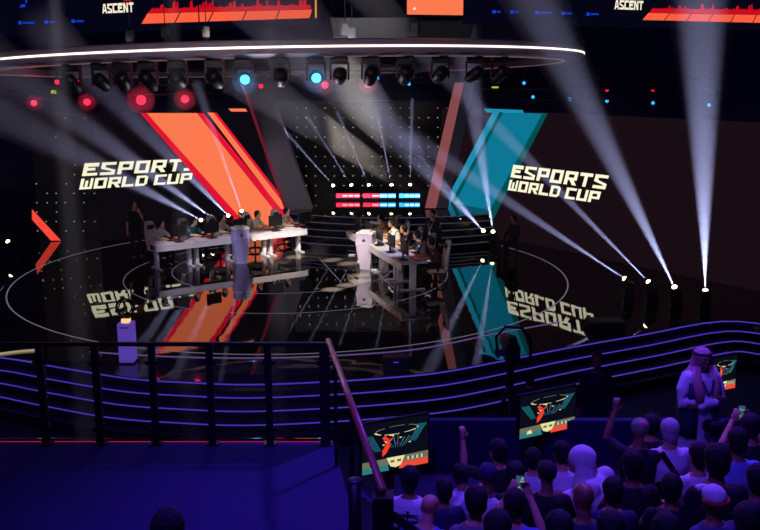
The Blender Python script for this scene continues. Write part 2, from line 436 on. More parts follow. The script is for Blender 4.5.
# ------------------------------------------------------------------ light fixtures
HAZE = haze('beam_haze', (.92, .93, 1.0), .12)
GLOWHAZE = haze('halo_haze', (.95, .95, 1.0), .3)
def lampglow(parent, z, col, power, r=.4):  # haze ball and extra spot added to give the lens a bloom
    mb = MB(); mb.ball((0, 0, z+r*.9), (r, r, r), 20, 14); inst('light_glow', mb.mesh('light_glow', GLOWHAZE), parent)
    l = bpy.data.lights.new('halo_spot', 'SPOT'); l.energy = power; l.color = col; l.shadow_soft_size = .02; l.spot_size = math.radians(150); l.spot_blend = 1
    o = bpy.data.objects.new('halo_spot', l); COL.objects.link(o); o.parent = parent; o.matrix_local = Matrix.Translation((0, 0, z+.03)) @ Matrix.Rotation(PI, 4, 'X')
HEADM = {}
def head_meshes():
    mb = MB(); mb.box((0, 0, .05), (.30, .24, .1), bevel=.015); HEADM['base'] = mb.mesh('base', BLACK)
    mb = MB(); mb.box((-.15, 0, .24), (.035, .1, .3), bevel=.008); mb.box((.15, 0, .24), (.035, .1, .3), bevel=.008); mb.box((0, 0, .115), (.3, .12, .03)); HEADM['yoke'] = mb.mesh('yoke', BLACK)
    mb = MB()   # head pointing along +Z from pivot
    mb.rings([[Vector((r*math.cos(a), r*.92*math.sin(a), z)) for a in [2*PI*k/16 for k in range(16)]] for r, z in ((.06, -.17), (.115, -.14), (.125, -.02), (.11, .06), (.1, .15), (.085, .16), (.08, .13))])
    HEADM['head'] = mb.mesh('head', BLACK)
    mb = MB(); mb.ball((0, 0, .15), (.078, .078, .07)); HEADM['lens'] = mb.mesh('lens', DARK)
head_meshes()
def moving_head(base, target, label, lensmat, hanging=False, power=0, col=(1, 1, 1), half=3, length=18, group=None, hz=None, s=1.0, dens=None):
    base = Vector(base)
    t = thing('moving_head_light', label, 'stage light', base, group=group, scale=s)
    sgn = -1 if hanging else 1
    Mb = Matrix.Rotation(PI, 4, 'X') if hanging else Matrix()
    pivot = Vector((0, 0, .33*sgn))
    d = (Vector(target)-(base+pivot*s)).normalized()
    rot = d.to_track_quat('Z', 'Y').to_matrix().to_4x4()
    az = math.atan2(d.x, -d.y) if abs(d.z) < .98 else 0
    inst('base', HEADM['base'], t, M=Mb); inst('yoke', HEADM['yoke'], t, M=Matrix.Rotation(az*0, 4, 'Z') @ Mb)
    h = inst('head', HEADM['head'], t, M=Matrix.Translation(pivot) @ rot)
    inst('lens', HEADM['lens'], h, lensmat)
    if power:
        k = math.tan(math.radians(half))
        mb = MB(); r0 = .055
        mb.tube([(0, 0, .235), (0, 0, length)], [r0, r0+k*length*1.12], 28)
        inst('light_beam', mb.mesh('light_beam', hz or HAZE), h)
        # apex of spot placed so the cone leaves the lens at r0
        l = bpy.data.lights.new('beam_lamp', 'SPOT'); l.energy = power/half; l.color = col; l.shadow_soft_size = .004
        l.spot_size = math.radians(2*half+.6); l.spot_blend = .9; l.use_shadow = True
        o = bpy.data.objects.new('beam_lamp', l); COL.objects.link(o); o.parent = h
        o.matrix_local = Matrix.Translation((0, 0, .225)) @ Matrix.Rotation(PI, 4, 'X')
    return t
LW = glow('lens_warm', (255, 240, 185), 9); LOFF = DARK
BC = (.55, .58, 1.0)
def fl(px, py, tpx, tpy, tY, label, power, half, z=0, dy=13, length=18, group='beam lights standing on the stage', s=.8):
    c = onz(px, py+dy, z)               # where it touches the floor
    T_ = ony(tpx, tpy, tY)
    up = max(0, dy*(c.y*1.016)/F-.33*s-.02)
    t = moving_head((c.x, c.y, z+up), T_, label, LW, False, power, BC, half, length, group, s=s)
    if up > .02:
        mb = MB(); mb.box((0, 0, -up/2/s), (.34, .3, up/s), bevel=.01); mb.build('riser_block', BLACK, t)
    return t
P0 = 42000
fl(704, 294, 701, 0, 20.5, 'rightmost beam light on stage, sending a wide beam straight up', P0*2.3, 5.4, dy=20, length=13)
fl(675, 289, 535, 0, 18, 'second beam light from the right on stage, beam leaning up left', P0*1.4, 3.6, dy=20, length=13)
fl(651, 284, 480, 110, 22, 'third beam light from the right, thin beam crossing the right lettering', P0*.8, 2.0, dy=20, length=13)
fl(628, 280, 400, 130, 23, 'fourth beam light from the right, low beam towards the centre', P0*.8, 2.4, dy=20, length=14)
fl(493, 233, 457, 0, 22, 'beam light at the foot of the teal band pointing almost straight up', P0*1.1, 2.6, dy=14, length=15)
fl(484, 231, 270, 0, 17, 'beam light at the teal band with long wide beam over the ring', P0*1.0, 2.5, dy=14, length=20)
fl(472, 228, 240, 75, 19, 'beam light at the teal band with low beam across the centre wall', P0*.6, 1.7, dy=14, length=17)
fl(462, 226, 290, 120, 24, 'leftmost beam light at the foot of the teal band, faint beam', P0*.4, 1.2, dy=14, length=9)
for (a, b, lab) in [((335, 187), (277, 122), 'leftmost small beam light on the rear deck'), ((353, 187), (285, 82), 'second small beam light from the left on the rear deck'), ((370, 187), (325, 84), 'middle small beam light on the rear deck'), ((392, 187), (371, 82), 'fourth small beam light from the left on the rear deck'), ((410, 187), (413, 66), 'rightmost small beam light on the rear deck, beam vertical')]:
    fl(a[0], a[1], b[0], b[1], 31, lab, P0*.45, 1.0, z=DZ, dy=12, length=4.6 if b[1] > 70 else 4.8, group='small beam lights on the rear deck')
fl(203, 220, 0, 113, 20, 'leftmost beam light behind the left desks, beam low to the left', P0*.9, 2.2, dy=17, length=19)
fl(213, 217, 0, 66, 20, 'second beam light behind the left desks, beam across left lettering', P0*1.0, 2.2, dy=18, length=20)
fl(230, 216, 95, 80, 22, 'third beam light behind the left desks, beam along the orange band', P0*.9, 2.0, dy=19, length=16)
fl(243, 212, 188, 60, 25, 'fourth beam light behind the left desks, narrow steep beam', P0*.5, 1.2, dy=21, length=9)
fl(12, 243, -120, 130, 24, 'beam light at the far left edge of the stage', P0*.5, 1.8, dy=15, length=12)
# steep beams coming down from ceiling lights
def down(px, Y, power, half, label, top=12.5, bottom=.0):
    x = ony(px, 200, Y).x
    moving_head((x, Y, top), (x, Y, bottom), label, LW, True, power, (.85, .85, 1), half, top-bottom-.4, 'beam lights under the ceiling', s=1.0)
down(69, 13.7, P0*.22, .8, 'ceiling beam light sending a soft grey shaft down at the left', bottom=-.85)
down(181, 13.9, P0*.07, .6, 'ceiling beam light sending a faint shaft down over the left desks', bottom=-.85)
down(274, 13.9, P0*.05, .5, 'added beam light, its very faint shaft standing in for a reflection left of the handrail', bottom=-.85)  # unseen head added; its shaft stands in for a faint vertical reflection

# unlit / wash fixtures hung under the ring and on the rear truss
REDL = glow('lens_red', (255, 38, 62), 2.6); CYL = glow('lens_cyan', (70, 200, 255), 4); REDS = glow('lens_red_small', (230, 20, 60), 2.0); CYS = glow('lens_cyan_small', (40, 150, 230), 2.0)
def under_ring(px, lens, label, tgt=None, s=1.2, group='moving lights hung under the ring', power=0, col=(1, 1, 1)):
    # point of the near rim seen at column px
    best = None
    for i in range(400):
        t = PI+PI*i/400; x = RCX+7.6*math.cos(t); y = RCY+7.6*math.sin(t)
        r = Vector((x, y, rz_(x, y)))-EYE; f = r.y*math.cos(TILT)-r.z*math.sin(TILT); q = 380+F*r.x/f
        if best is None or abs(q-px) < best[0]: best = (abs(q-px), x, y)
    x, y = best[1:]
    t = moving_head((x, y, rz_(x, y)-.165), tgt if tgt else (random.uniform(-6, 0), 26+random.uniform(-4, 3), 0), label, lens, True, 0, s=s, group=group)
    return t
lens_list = [(70, LOFF, None), (99, LOFF, None), (122, LOFF, None), (146, LOFF, None), (178, LOFF, None), (213, LOFF, None), (245, CYL, 1), (281, LOFF, None), (315, CYL, 1), (340, LOFF, None), (372, LOFF, None), (405, LOFF, None), (440, LOFF, None), (474, LOFF, None), (500, LOFF, None)]
orden = ['first', 'second', 'third', 'fourth', 'fifth', 'sixth', 'seventh', 'eighth', 'ninth', 'tenth', 'eleventh', 'twelfth', 'thirteenth', 'fourteenth', 'fifteenth']
for i, (px, l, on) in enumerate(lens_list):
    lab = 'black moving light under the ring, %s from the left, %s' % (orden[i], 'glowing bright cyan' if on else 'unlit lens')
    under_t = under_ring(px, l, lab, tgt=(0, 3, 3.5) if on else None)
    if on: lampglow([c_ for c_ in under_t.children if c_.name.startswith('head')][0], .22, (.03, .4, 1), 22, .22)
def par(px, py, Y, lens, label, r=.085, group='small wash lights on the rear truss'):
    p = ony(px, py, Y); t = thing('wash_light', label, 'stage light', p, group=group)
    d = (EYE-p).normalized(); M = d.to_track_quat('Z', 'Y').to_matrix().to_4x4()
    mb = MB(); mb.rings([[Vector((q*math.cos(a), q*math.sin(a), z)) for a in [2*PI*k/14 for k in range(14)]] for q, z in ((r*.6, -.22), (r*1.15, -.16), (r*1.25, 0), (r*1.15, .01))])
    c = mb.build('can', BLACK, t); c.matrix_local = M
    mb = MB(); mb.ball((0, 0, .012), (r, r, .02)); k = mb.build('lens', lens, c)
    if lens is REDL: lampglow(c, .03, (1, .03, .10), 30*(r/.1)**2, .3*r/.1)
    mb = MB(); mb.box((0, 0, .2), (.04, .04, .3)); mb.build('bracket', BLACK, t)
for px, py, r in [(34, 103, .09), (87, 102, .10), (141, 100, .15), (185, 99, .12)]:
    par(px, py, 29, REDL, 'red glowing wash light on the left truss, %s' % {34: 'outermost', 87: 'second from left', 141: 'largest and brightest', 185: 'nearest the orange band'}[px], r, 'red wash lights on the left truss')
for px, py, c, lab in [(57, 82, REDS, 'dim red lamp at far left below the ring'), (80, 82, REDS, 'dim red lamp, second from left below the ring'), (121, 82, REDS, 'dim red lamp left of the first cyan light'), (221, 86, REDS, 'red lamp just left of the brighter cyan light'), (261, 86, REDS, 'red lamp just right of the brighter cyan light'), (283, 85, REDS, 'small red lamp between the two cyan lights'), (325, 85, REDL, 'bright red lamp just right of the second cyan light'), (368, 84, REDL, 'bright red lamp above the middle of the centre wall'),
                       (379, 78, CYS, 'small blue lamp above the centre wall'), (409, 84, CYS, 'small teal lamp above the vertical beam'), (436, 77, CYS, 'small blue lamp above the right column'), (478, 78, CYS, 'small blue lamp left of the tall beam'), (524, 83, CYS, 'small cyan lamp above the teal band'), (533, 97, CYS, 'small cyan lamp on the right truss, leftmost'), (570, 99, CYS, 'small cyan lamp on the right truss, second'), (607, 101, CYS, 'small cyan lamp on the right truss, third'), (653, 103, CYS, 'small cyan lamp on the right truss, fourth'), (709, 105, CYS, 'small cyan lamp on the right truss behind the tall beam'),
                       (607, 90, REDS, 'dim red lamp on the right truss above the third cyan lamp'), (653, 90, REDS, 'dim red lamp on the right truss above the fourth cyan lamp')]:
    par(px, py, 27.5, c, lab, .05 if c is CYS or px > 600 else (.07 if c is REDS else .1))
# truss lines
TRM = mat('truss_metal', (60, 58, 66), .45, .6)
def truss(a, b, label, sz=.3, name='truss'):
    t = thing(name, label, 'truss', a, group='trusses over the stage')
    a = Vector(a); b = Vector(b); d = b-a; n = max(2, int(d.length/.5)); u = d.normalized(); s = Vector((0, 0, sz)); q = u.cross(Vector((0, 0, 1))).normalized()*sz
    mb = MB()
    for o_ in (Vector(), s, q, s+q): mb.cyl(o_, d+o_, .022, n=8)
    mb.build('chord', TRM, t)
    mb = MB()
    for i in range(n):
        p0 = d*(i/n); p1 = d*((i+1)/n)
        mb.cyl(p0, p1+s, .011, n=6); mb.cyl(p0+q, p1+s+q, .011, n=6); mb.cyl(p0+s, p1+s+q, .011, n=6)
    mb.build('lacing', TRM, t)
truss(ony(-30, 100, 29.2), ony(240, 92, 29.2), 'dark truss carrying the red wash lights at left')
truss(ony(480, 99, 27.7), ony(790, 99, 27.7), 'lower dark truss behind the beams at right')
truss(ony(560, 80, 29.7), ony(790, 80, 29.7), 'upper thin truss behind the beams at right')
truss(ony(240, 80, 27.7), ony(500, 82, 27.7), 'dark truss crossing above the centre wall')
# exit sign far right of centre
p = ony(495, 88, 30); t = thing('exit_sign', 'small yellow green lit sign above the teal band', 'sign', p); mb = MB(); mb.box((0, 0, 0), (.26, .06, .14), bevel=.01); mb.build('housing', BLACK, t); mb = MB(); mb.box((0, -.035, 0), (.22, .01, .1)); mb.build('face', glow('exit_glow', (190, 200, 60), .9), t)
p = ony(54, 92, 29); t = thing('exit_sign', 'small yellow green lit sign between red lights at left', 'sign', p); mb = MB(); mb.box((0, 0, 0), (.2, .06, .14), bevel=.01); mb.build('housing', BLACK, t); mb = MB(); mb.box((0, -.035, 0), (.16, .01, .1)); mb.build('face', glow('exit_glow', (190, 200, 60), .9), t)

# ------------------------------------------------------------------ hanging screens at the top
NAVY = glow('screen_navy', (5, 5, 22)); BLUE = glow('screen_blue', (15, 60, 205)); PALE = glow('screen_pale', (250, 240, 215)); FIG = glow('screen_figures', (205, 12, 30)); YEL = glow('screen_yellow', (240, 170, 50))
ORED = glow('screen_orange_red', (255, 96, 62))
def hang_plane(ax, ay, ad, bx, by, bd):
    A = ony(ax, ay, ad); B = ony(bx, by, bd); D = B-A; D.z = 0; D.normalize(); return A, D
def hscreen(label, plane, pxa, pxb, py_bot, dy_top, dark=True):
    P, D = plane; t = thing('hanging_screen', label, 'led screen', group='hanging screens above the stage')
    a = onplane(pxa, py_bot, P, D); b = onplane(pxb, py_bot, P, D); z0 = min(a.z, b.z); n = nfront(D)
    mb = MB(); mb.prism([Vector((a.x, a.y, z0)), Vector((b.x, b.y, z0)), Vector((b.x, b.y, z0+2.6)), Vector((a.x, a.y, z0+2.6))], -n*.25)
    mb.build('panel', NAVY, t); return t
PLN = hang_plane(142, 24, 24.7, 312, 18, 22)
PRN = hang_plane(642, 20, 22, 760, 23, 23.3)
def seg_band(mb, P, D, x0, x1, yl0, yl1, yh0, yh1, n, slant):
    for i in range(n):
        a = i/n; b = (i+1)/n-.008
        lo = lambda s: (x0+(x1-x0)*s, yl0+(yl1-yl0)*s); hi = lambda s: (x0+slant+(x1-x0-slant*.5)*s, yh0+(yh1-yh0)*s)
        onwall(mb, P, D, [lo(a), lo(b), hi(b), hi(a)], .02)
def figures(mb, P, D, x0, x1, yb0, yb1, seed):
    random.seed(seed); x = x0
    while x < x1:
        s = (x-x0)/(x1-x0); y = yb0+(yb1-yb0)*s; h = random.uniform(2, 9) if random.random() < .45 else random.uniform(.5, 2); w_ = random.uniform(2, 4.5)
        onwall(mb, P, D, [(x, y+1), (min(x+w_, x1), y+1), (min(x+w_*.7, x1), y-h), (x+w_*.2, y-h*.8)], .024); x += w_
def blue_logo(mb, P, D, x, y, w_):
    onwall(mb, P, D, [(x, y-1.6), (x+3.4, y-1.6), (x+3.4, y+1.6), (x, y+1.6)], .02)
    for k in range(int((w_-5)/2)):
        onwall(mb, P, D, [(x+4.6+2*k, y-.9), (x+6.1+2*k, y-.9), (x+6.1+2*k, y+.9), (x+4.6+2*k, y+.9)], .02)
hs = hscreen('hanging screen at upper left with pale word and orange red scoreboard band', PLN, -60, 317, 25, 0)
P, D = PLN
mb = MB(); seg_band(mb, P, D, 142, 311, 23.8, 18, 13.5, 9.5, 5, 6); mb.build('score_band', ORED, hs)
mb = MB(); onwall(mb, P, D, [(148, 13), (311, 9), (311, 5), (152, 9)], .016); figures(mb, P, D, 152, 311, 9.5, 6, 5); mb.build('figure_row', FIG, hs)
mb = MB(); onwall(mb, P, D, [(315.5, -10), (317, -10), (317, 18), (315.5, 18)], .02); mb.build('side_line', YEL, hs)
def ascent(P, D, x0, x1, ytop, ybot, par_):
    a = onplane(x0, ybot, P, D); b = onplane(x1, ybot, P, D); z1 = onplane(x0, ytop, P, D).z; U = b-a; U.z = 0; W = U.length; U.normalize()
    mb = MB(); lettering(mb, 'ASCENT', a+nfront(D)*.02, U, Vector((0, 0, 1)), W/6*.88, z1-a.z, W/6*.12, 0, n=nfront(D)); mb.build('lettering', PALE, par_)
ascent(P, D, 103, 135, 4, 13.5, hs)
mb = MB()
for x, y, w_ in [(-8, 23.5, 10), (19, 22.8, 17), (45, 22, 12), (72, 21.2, 13)]: blue_logo(mb, P, D, x, y, w_)
onwall(mb, P, D, [(20, 7.5), (26, 7), (25.5, 4.5), (22, 4.5)], .02); onwall(mb, P, D, [(26, 3), (27.5, 3), (27.5, -1), (26, -1)], .02)
mb.build('blue_marks', BLUE, hs)
mb = MB(); onwall(mb, P, D, [(124, 1.2), (132, 1.2), (131, -3), (126, -3)], .02); mb.build('red_mark', FIG, hs)
hs = hscreen('hanging screen at upper right with pale word and orange red scoreboard band', PRN, 468, 830, 23.5, 0)
P, D = PRN
mb = MB(); seg_band(mb, P, D, 642, 775, 20, 23.2, 13, 15.5, 6, 6); mb.build('score_band', ORED, hs)
mb = MB(); onwall(mb, P, D, [(649, 12.6), (775, 15.2), (775, 10.5), (652, 8.5)], .016); figures(mb, P, D, 652, 775, 9, 10.5, 9); mb.build('figure_row', FIG, hs)
ascent(P, D, 614, 643, 0, 9.3, hs)
mb = MB()
for x, y, w_ in [(492, 11.8, 10), (510, 12, 10), (535, 12.8, 17), (561, 13.4, 12), (586, 14.2, 13)]: blue_logo(mb, P, D, x, y, w_)
mb.build('blue_marks', BLUE, hs)
PC = (ony(407, 15, 21), Vector((1, 0, 0)))
t = thing('hanging_screen', 'small centre hanging screen showing plain orange with a white triangle', 'led screen', group='hanging screens above the stage')
mb = MB(); onwall(mb, PC[0], PC[1], [(405, -60), (468, -60), (468, 16), (405, 16)], 0); mb.build('panel', NAVY, t)
mb = MB(); onwall(mb, PC[0], PC[1], [(407, -60), (466.5, -60), (466, 15.3), (407, 14.5)], .02); mb.build('picture', ORANGE, t)
mb = MB(); onwall(mb, PC[0], PC[1], [(412.5, 9.6), (416.3, 9.8), (414.4, 6.8)], .03); mb.build('triangle_mark', PALE, t)
t = thing('screen_housing', 'dark grey sloping housing below the centre hanging screen', 'housing', group=None)
a = [ony(330, 18, 22), ony(476, 17, 22), ony(470, 40, 22), ony(336, 40, 22)]; mb = MB(); mb.prism(a, (0, 1.2, 0)); mb.build('shell', mat('housing_grey', (14, 14, 20), .6), t)
mb = MB(); mb.box(ony(414, 30, 21.9), (.16, .16, .3)); mb.box(ony(411, 33, 21.9), (.2, .12, .12)); mb.build('rigging_block', GREY, t)
for px, py in [(165, 32), (206, 32), (345, 30), (352, 34), (130, 36)]:
    p = ony(px, py, 20.5); t = thing('rigging_hoist', 'dark chain hoist hanging above the ring', 'hoist', p, group='chain hoists above the ring')
    mb = MB(); mb.box((0, 0, 0), (.16, .14, .26), bevel=.02); mb.build('motor', GREY if px > 300 else DARK, t)
    mb = MB(); mb.cyl((0, 0, .1), (0, 0, 5), .01, n=6); mb.build('chain', DARK, t)
    mb = MB(); mb.tube([(0, 0, -.13), (0, 0, -.2), (.03, 0, -.23), (.0, 0, -.26), (-.03, 0, -.24)], .01, 6); mb.build('hook', CHROME, t)

#@@PEOPLE
# ------------------------------------------------------------------ people
def remeshed(mb, name, voxel, sm=2):
    bmesh.ops.recalc_face_normals(mb.bm, faces=mb.bm.faces)
    me = bpy.data.meshes.new(name); mb.bm.to_mesh(me); mb.bm.free()
    o = bpy.data.objects.new(name, me); COL.objects.link(o)
    r = o.modifiers.new('r', 'REMESH'); r.mode = 'VOXEL'; r.voxel_size = voxel; r.use_smooth_shade = True
    if sm:
        s = o.modifiers.new('s', 'SMOOTH'); s.iterations = sm; s.factor = .5
    dg = bpy.context.evaluated_depsgraph_get(); dg.update()
    out = bpy.data.meshes.new_from_object(o.evaluated_get(dg)); out.name = name
    bpy.data.objects.remove(o); bpy.data.meshes.remove(me)
    out.materials.clear(); out.materials.append(DARK)
    return out
V = Vector
def ell(c, rx, ry, tilt=0, n=16, back=1.0):
    out = []
    for k in range(n):
        a = 2*PI*k/n; x = rx*math.cos(a); y = ry*math.sin(a)
        out.append(c+V((x, y*math.cos(tilt), -y*math.sin(tilt))))
    return out
def hand(mb, wrist, d, up, side, curl=.5, s=1.0):
    """palm plus five unequal fingers; d = pointing direction, up = back of hand, side = thumb side vector"""
    d = d.normalized(); side = (side-d*side.dot(d)).normalized(); up = side.cross(d)
    if up.dot(V((0, 0, 1))) < 0 and abs(up.z) > .3: up = -up
    pc = wrist+d*.055*s
    R = Matrix((side, d, up)).transposed()
    mb.ball(pc, (.040*s, .052*s, .017*s), 12, 8, rot=R)
    for i, (off, ln) in enumerate([(.030, .068), (.011, .078), (-.010, .072), (-.030, .056)]):
        b = pc+side*off*s+d*.035*s; a1 = curl*.5; a2 = curl*1.3; a3 = curl*1.9
        p = [b]
        for an, f in ((a1, .45), (a2, .32), (a3, .25)):
            p.append(p[-1]+(d*math.cos(an)-up*math.sin(an))*ln*f*s)
        mb.limb(p, [.0098*s, .0095*s, .009*s, .008*s], 8)
    b = pc+side*.028*s-d*.028*s
    p = [b, b+(side*.75+d*.6-up*.2).normalized()*.036*s, b+(side*.75+d*.6-up*.2).normalized()*.036*s+(side*.25+d*.9-up*.3).normalized()*.032*s]
    mb.limb(p, [.013*s, .011*s, .009*s], 8)
def pose(kind):
    """joint positions, facing -Y, floor z=0"""
    J = {}
    if kind.startswith('stand'):
        J['hip'] = V((0, 0, .93)); J['chest'] = V((0, .0, 1.30)); J['neck'] = V((0, .0, 1.47)); J['head'] = V((0, -.02, 1.635))
        J['hipj'] = [V((s*.095, 0, .90)) for s in (-1, 1)]; J['knee'] = [V((s*.11, -.015, .49)) for s in (-1, 1)]; J['ankle'] = [V((s*.12, .02, .09)) for s in (-1, 1)]
        J['sho'] = [V((s*.185, .0, 1.415)) for s in (-1, 1)]
        if kind == 'stand_crossed':
            J['elb'] = [V((-.255, -.03, 1.13)), V((.255, -.03, 1.13))]; J['wri'] = [V((.07, -.215, 1.17)), V((-.08, -.185, 1.12))]; J['hd'] = [V((1, .25, .15)), V((-1, .2, 0))]
        elif kind == 'stand_chin':
            J['elb'] = [V((-.23, .02, 1.12)), V((.23, -.10, 1.14))]; J['wri'] = [V((-.25, -.02, .87)), V((.10, -.20, 1.40))]; J['hd'] = [V((0, -.1, -1)), V((-.4, .25, 1))]
        elif kind == 'stand_bag':
            J['elb'] = [V((-.25, .03, 1.13)), V((.25, .03, 1.13))]; J['wri'] = [V((-.06, -.2, 1.02)), V((.08, -.2, 1.03))]; J['hd'] = [V((1, -.2, 0)), V((-1, -.2, 0))]
        else:
            J['elb'] = [V((s*.245, .03, 1.12)) for s in (-1, 1)]; J['wri'] = [V((s*.265, -.03, .87)) for s in (-1, 1)]; J['hd'] = [V((0, -.1, -1))]*2
    else:
        J['hip'] = V((0, .02, .53)); J['chest'] = V((0, .06, .88)); J['neck'] = V((0, .04, 1.06)); J['head'] = V((0, .0, 1.22))
        J['hipj'] = [V((s*.1, 0, .53)) for s in (-1, 1)]; J['knee'] = [V((s*.14, -.43, .53)) for s in (-1, 1)]; J['ankle'] = [V((s*.14, -.43, .09)) for s in (-1, 1)]
        J['sho'] = [V((s*.185, .06, 1.0)) for s in (-1, 1)]
        if kind == 'sit_game':
            J['chest'] = V((0, -.02, .86)); J['neck'] = V((0, -.08, 1.03)); J['head'] = V((0, -.14, 1.18)); J['sho'] = [V((s*.185, -.05, .98)) for s in (-1, 1)]
            J['elb'] = [V((s*.25, -.2, .79)) for s in (-1, 1)]; J['wri'] = [V((s*.2, -.43, .80)) for s in (-1, 1)]; J['hd'] = [V((-s*.15, -1, -.1)) for s in (-1, 1)]
        elif kind == 'sit_phone':
            J['elb'] = [V((s*.24, -.12, .88)) for s in (-1, 1)]; J['wri'] = [V((s*.09, -.33, 1.12)) for s in (-1, 1)]; J['hd'] = [V((-s*.5, -.3, 1)) for s in (-1, 1)]
        elif kind == 'sit_raise':
            J['elb'] = [V((-.26, -.1, .80)), V((.33, -.10, 1.05))]; J['wri'] = [V((-.12, -.3, .66)), V((.27, -.22, 1.30))]; J['hd'] = [V((.4, -1, 0)), V((-.1, -.1, 1))]
        elif kind == 'sit_lean':
            J['chest'] = V((0, -.08, .84)); J['neck'] = V((0, -.2, .99)); J['head'] = V((0, -.31, 1.10)); J['sho'] = [V((s*.185, -.14, .95)) for s in (-1, 1)]
            J['elb'] = [V((s*.24, -.3, .72)) for s in (-1, 1)]; J['wri'] = [V((s*.08, -.45, .70)) for s in (-1, 1)]; J['hd'] = [V((-s*.8, -.6, 0)) for s in (-1, 1)]
        else:
            J['elb'] = [V((s*.25, .0, .76)) for s in (-1, 1)]; J['wri'] = [V((s*.14, -.24, .63)) for s in (-1, 1)]; J['hd'] = [V((-s*.3, -1, -.1)) for s in (-1, 1)]
    return J
def spine(J, grow=0, lo=0, wide=1.0):
    h, c, n = J['hip'], J['chest'], J['neck']; L = []
    prof = [(-.10, .10, .09), (-.05, .155, .115), (0, .17, .125), (.35, .145, .11), (.7, .165, .118), (1, .18, .12), (1.35, .18, .11), (1.7, .155, .095), (1.9, .10, .075), (2.05, .062, .062)]
    R_ = []
    for t, rx, ry in prof:
        if t < lo: continue
        if t <= 0: p = h+V((0, 0, t))
        elif t <= 1: p = h.lerp(c, t)
        else: p = c.lerp(n, t-1)
        g = grow*(1 if t < 1.8 else .5)
        R_.append(ell(p, rx*wide+g, ry*wide+g))
    return R_
def body_mesh(kind):
    J = pose(kind); mb = MB()
    mb.rings(spine(J, -.012))
    for i, s in ((0, -1), (1, 1)):
        mb.limb([J['sho'][i]-V((s*.03, 0, .01)), J['sho'][i].lerp(J['elb'][i], .4), J['elb'][i], J['elb'][i].lerp(J['wri'][i], .35), J['wri'][i]], [.056, .047, .038, .039, .026])
        mb.limb([J['hipj'][i], J['hipj'][i].lerp(J['knee'][i], .35), J['knee'][i], J['knee'][i].lerp(J['ankle'][i], .35), J['ankle'][i]], [.085, .078, .055, .056, .036])
        mb.limb([J['ankle'][i]+V((0, .03, -.035)), J['ankle'][i]+V((0, -.14, -.055))], [.036, .028])
        d = J['hd'][i]; side = V((-s, 0, 0)) if abs(d.normalized().x) < .7 else V((0, 0, 1))
        hand(mb, J['wri'][i], d, V((0, 0, 1)), side, .8 if 'crossed' not in kind else .35)
    hc = J['head']; n = J['neck']
    mb.limb([n-V((0, 0, .04)), n.lerp(hc, .6)], [.058, .052])
    for z, rx, ry, yo in []: pass
    prof = [(-.118, .022, .028, -.045), (-.108, .038, .045, -.035), (-.085, .052, .066, -.02), (-.05, .063, .082, -.008), (0, .071, .092, 0), (.04, .075, .097, .006), (.075, .07, .09, .01), (.1, .052, .068, .012), (.115, .025, .034, .012)]
    mb.rings([ell(hc+V((0, yo, z)), rx, ry) for z, rx, ry, yo in prof])
    mb.tube([hc+V((0, -.085, .02)), hc+V((0, -.104, -.02)), hc+V((0, -.095, -.034))], [.008, .014, .012], 8)
    for s in (-1, 1):
        mb.ball(hc+V((s*.075, .008, -.008)), (.011, .02, .032), 8, 8)
        mb.ball(hc+V((s*.03, -.082, .026)), (.022, .012, .008), 8, 6)
    mb.ball(hc+V((0, -.086, -.062)), (.026, .012, .011), 8, 6)
    mb.ball(hc+V((0, -.075, -.1)), (.022, .02, .016), 8, 6)
    return remeshed(mb, 'body', .0095, 2)
def top_mesh(kind, sleeve='short', g=.014):
    J = pose(kind); mb = MB(); R_ = spine(J, g, lo=-.06)
    mb.rings(R_[:-1]+[ell(J['neck'].lerp(J['chest'], .05), .075, .072)])
    for i, s in ((0, -1), (1, 1)):
        S, E, W = J['sho'][i]-V((s*.03, 0, .01)), J['elb'][i], J['wri'][i]
        if sleeve == 'short': mb.limb([S, S.lerp(E, .45), S.lerp(E, .8)], [.067, .062, .06])
        else: mb.limb([S, S.lerp(E, .45), E, E.lerp(W, .45), E.lerp(W, .93)], [.068, .06, .053, .049, .038])
    return remeshed(mb, 'shirt' if sleeve == 'short' else 'jacket', .013, 2)
def leg_mesh(kind):
    J = pose(kind); mb = MB()
    mb.rings([ell(J['hip']+V((0, 0, z)), rx, ry) for z, rx, ry in ((-.12, .12, .1), (-.05, .17, .128), (0, .182, .136), (.06, .168, .13))])
    for i in (0, 1):
        mb.limb([J['hipj'][i], J['hipj'][i].lerp(J['knee'][i], .4), J['knee'][i], J['knee'][i].lerp(J['ankle'][i], .5), J['ankle'][i]+V((0, 0, .02))], [.098, .09, .07, .066, .056])
    return remeshed(mb, 'trousers', .014, 2)
def shoe_mesh(kind, side):
    J = pose(kind); mb = MB()
    for i in (side,):
        a = J['ankle'][i]; mb.rings([[a+V((x*w_, y, z)) for x, z in ((-1, -.085), (1, -.085), (1, -.06), (.75, zt), (-.75, zt), (-1, -.06))] for y, w_, zt in ((.075, .03, -.03), (.05, .042, .0), (-.02, .044, -.005), (-.1, .048, -.035), (-.16, .044, -.05), (-.195, .028, -.06))])
    return mb.mesh('shoe', DARK)
def hair_mesh(kind, style='short'):
    J = pose(kind); hc = J['head']; mb = MB()
    mb.ball(hc+V((0, .024, .036)), (.092, .106, .098), 20, 14)
    mb.ball(hc+V((0, .05, -.02)), (.083, .07, .092), 16, 12)
    if style == 'long':
        mb.limb([hc+V((0, .07, 0)), hc+V((0, .1, -.14)), hc+V((0, .11, -.28))], [.085, .09, .06])
    m = remeshed(mb, 'hair', .011, 1)
    for v in m.vertices:
        v.co += (v.co-hc).normalized()*.006*noise.noise(v.co*55)
    return m
def eye_mesh(kind, side):
    J = pose(kind); hc = J['head']; mb = MB()
    for s in (side,): mb.ball(hc+V((s*.03, -.088, .008)), (.012, .008, .007), 10, 8)
    return mb.mesh('eye', DARK)
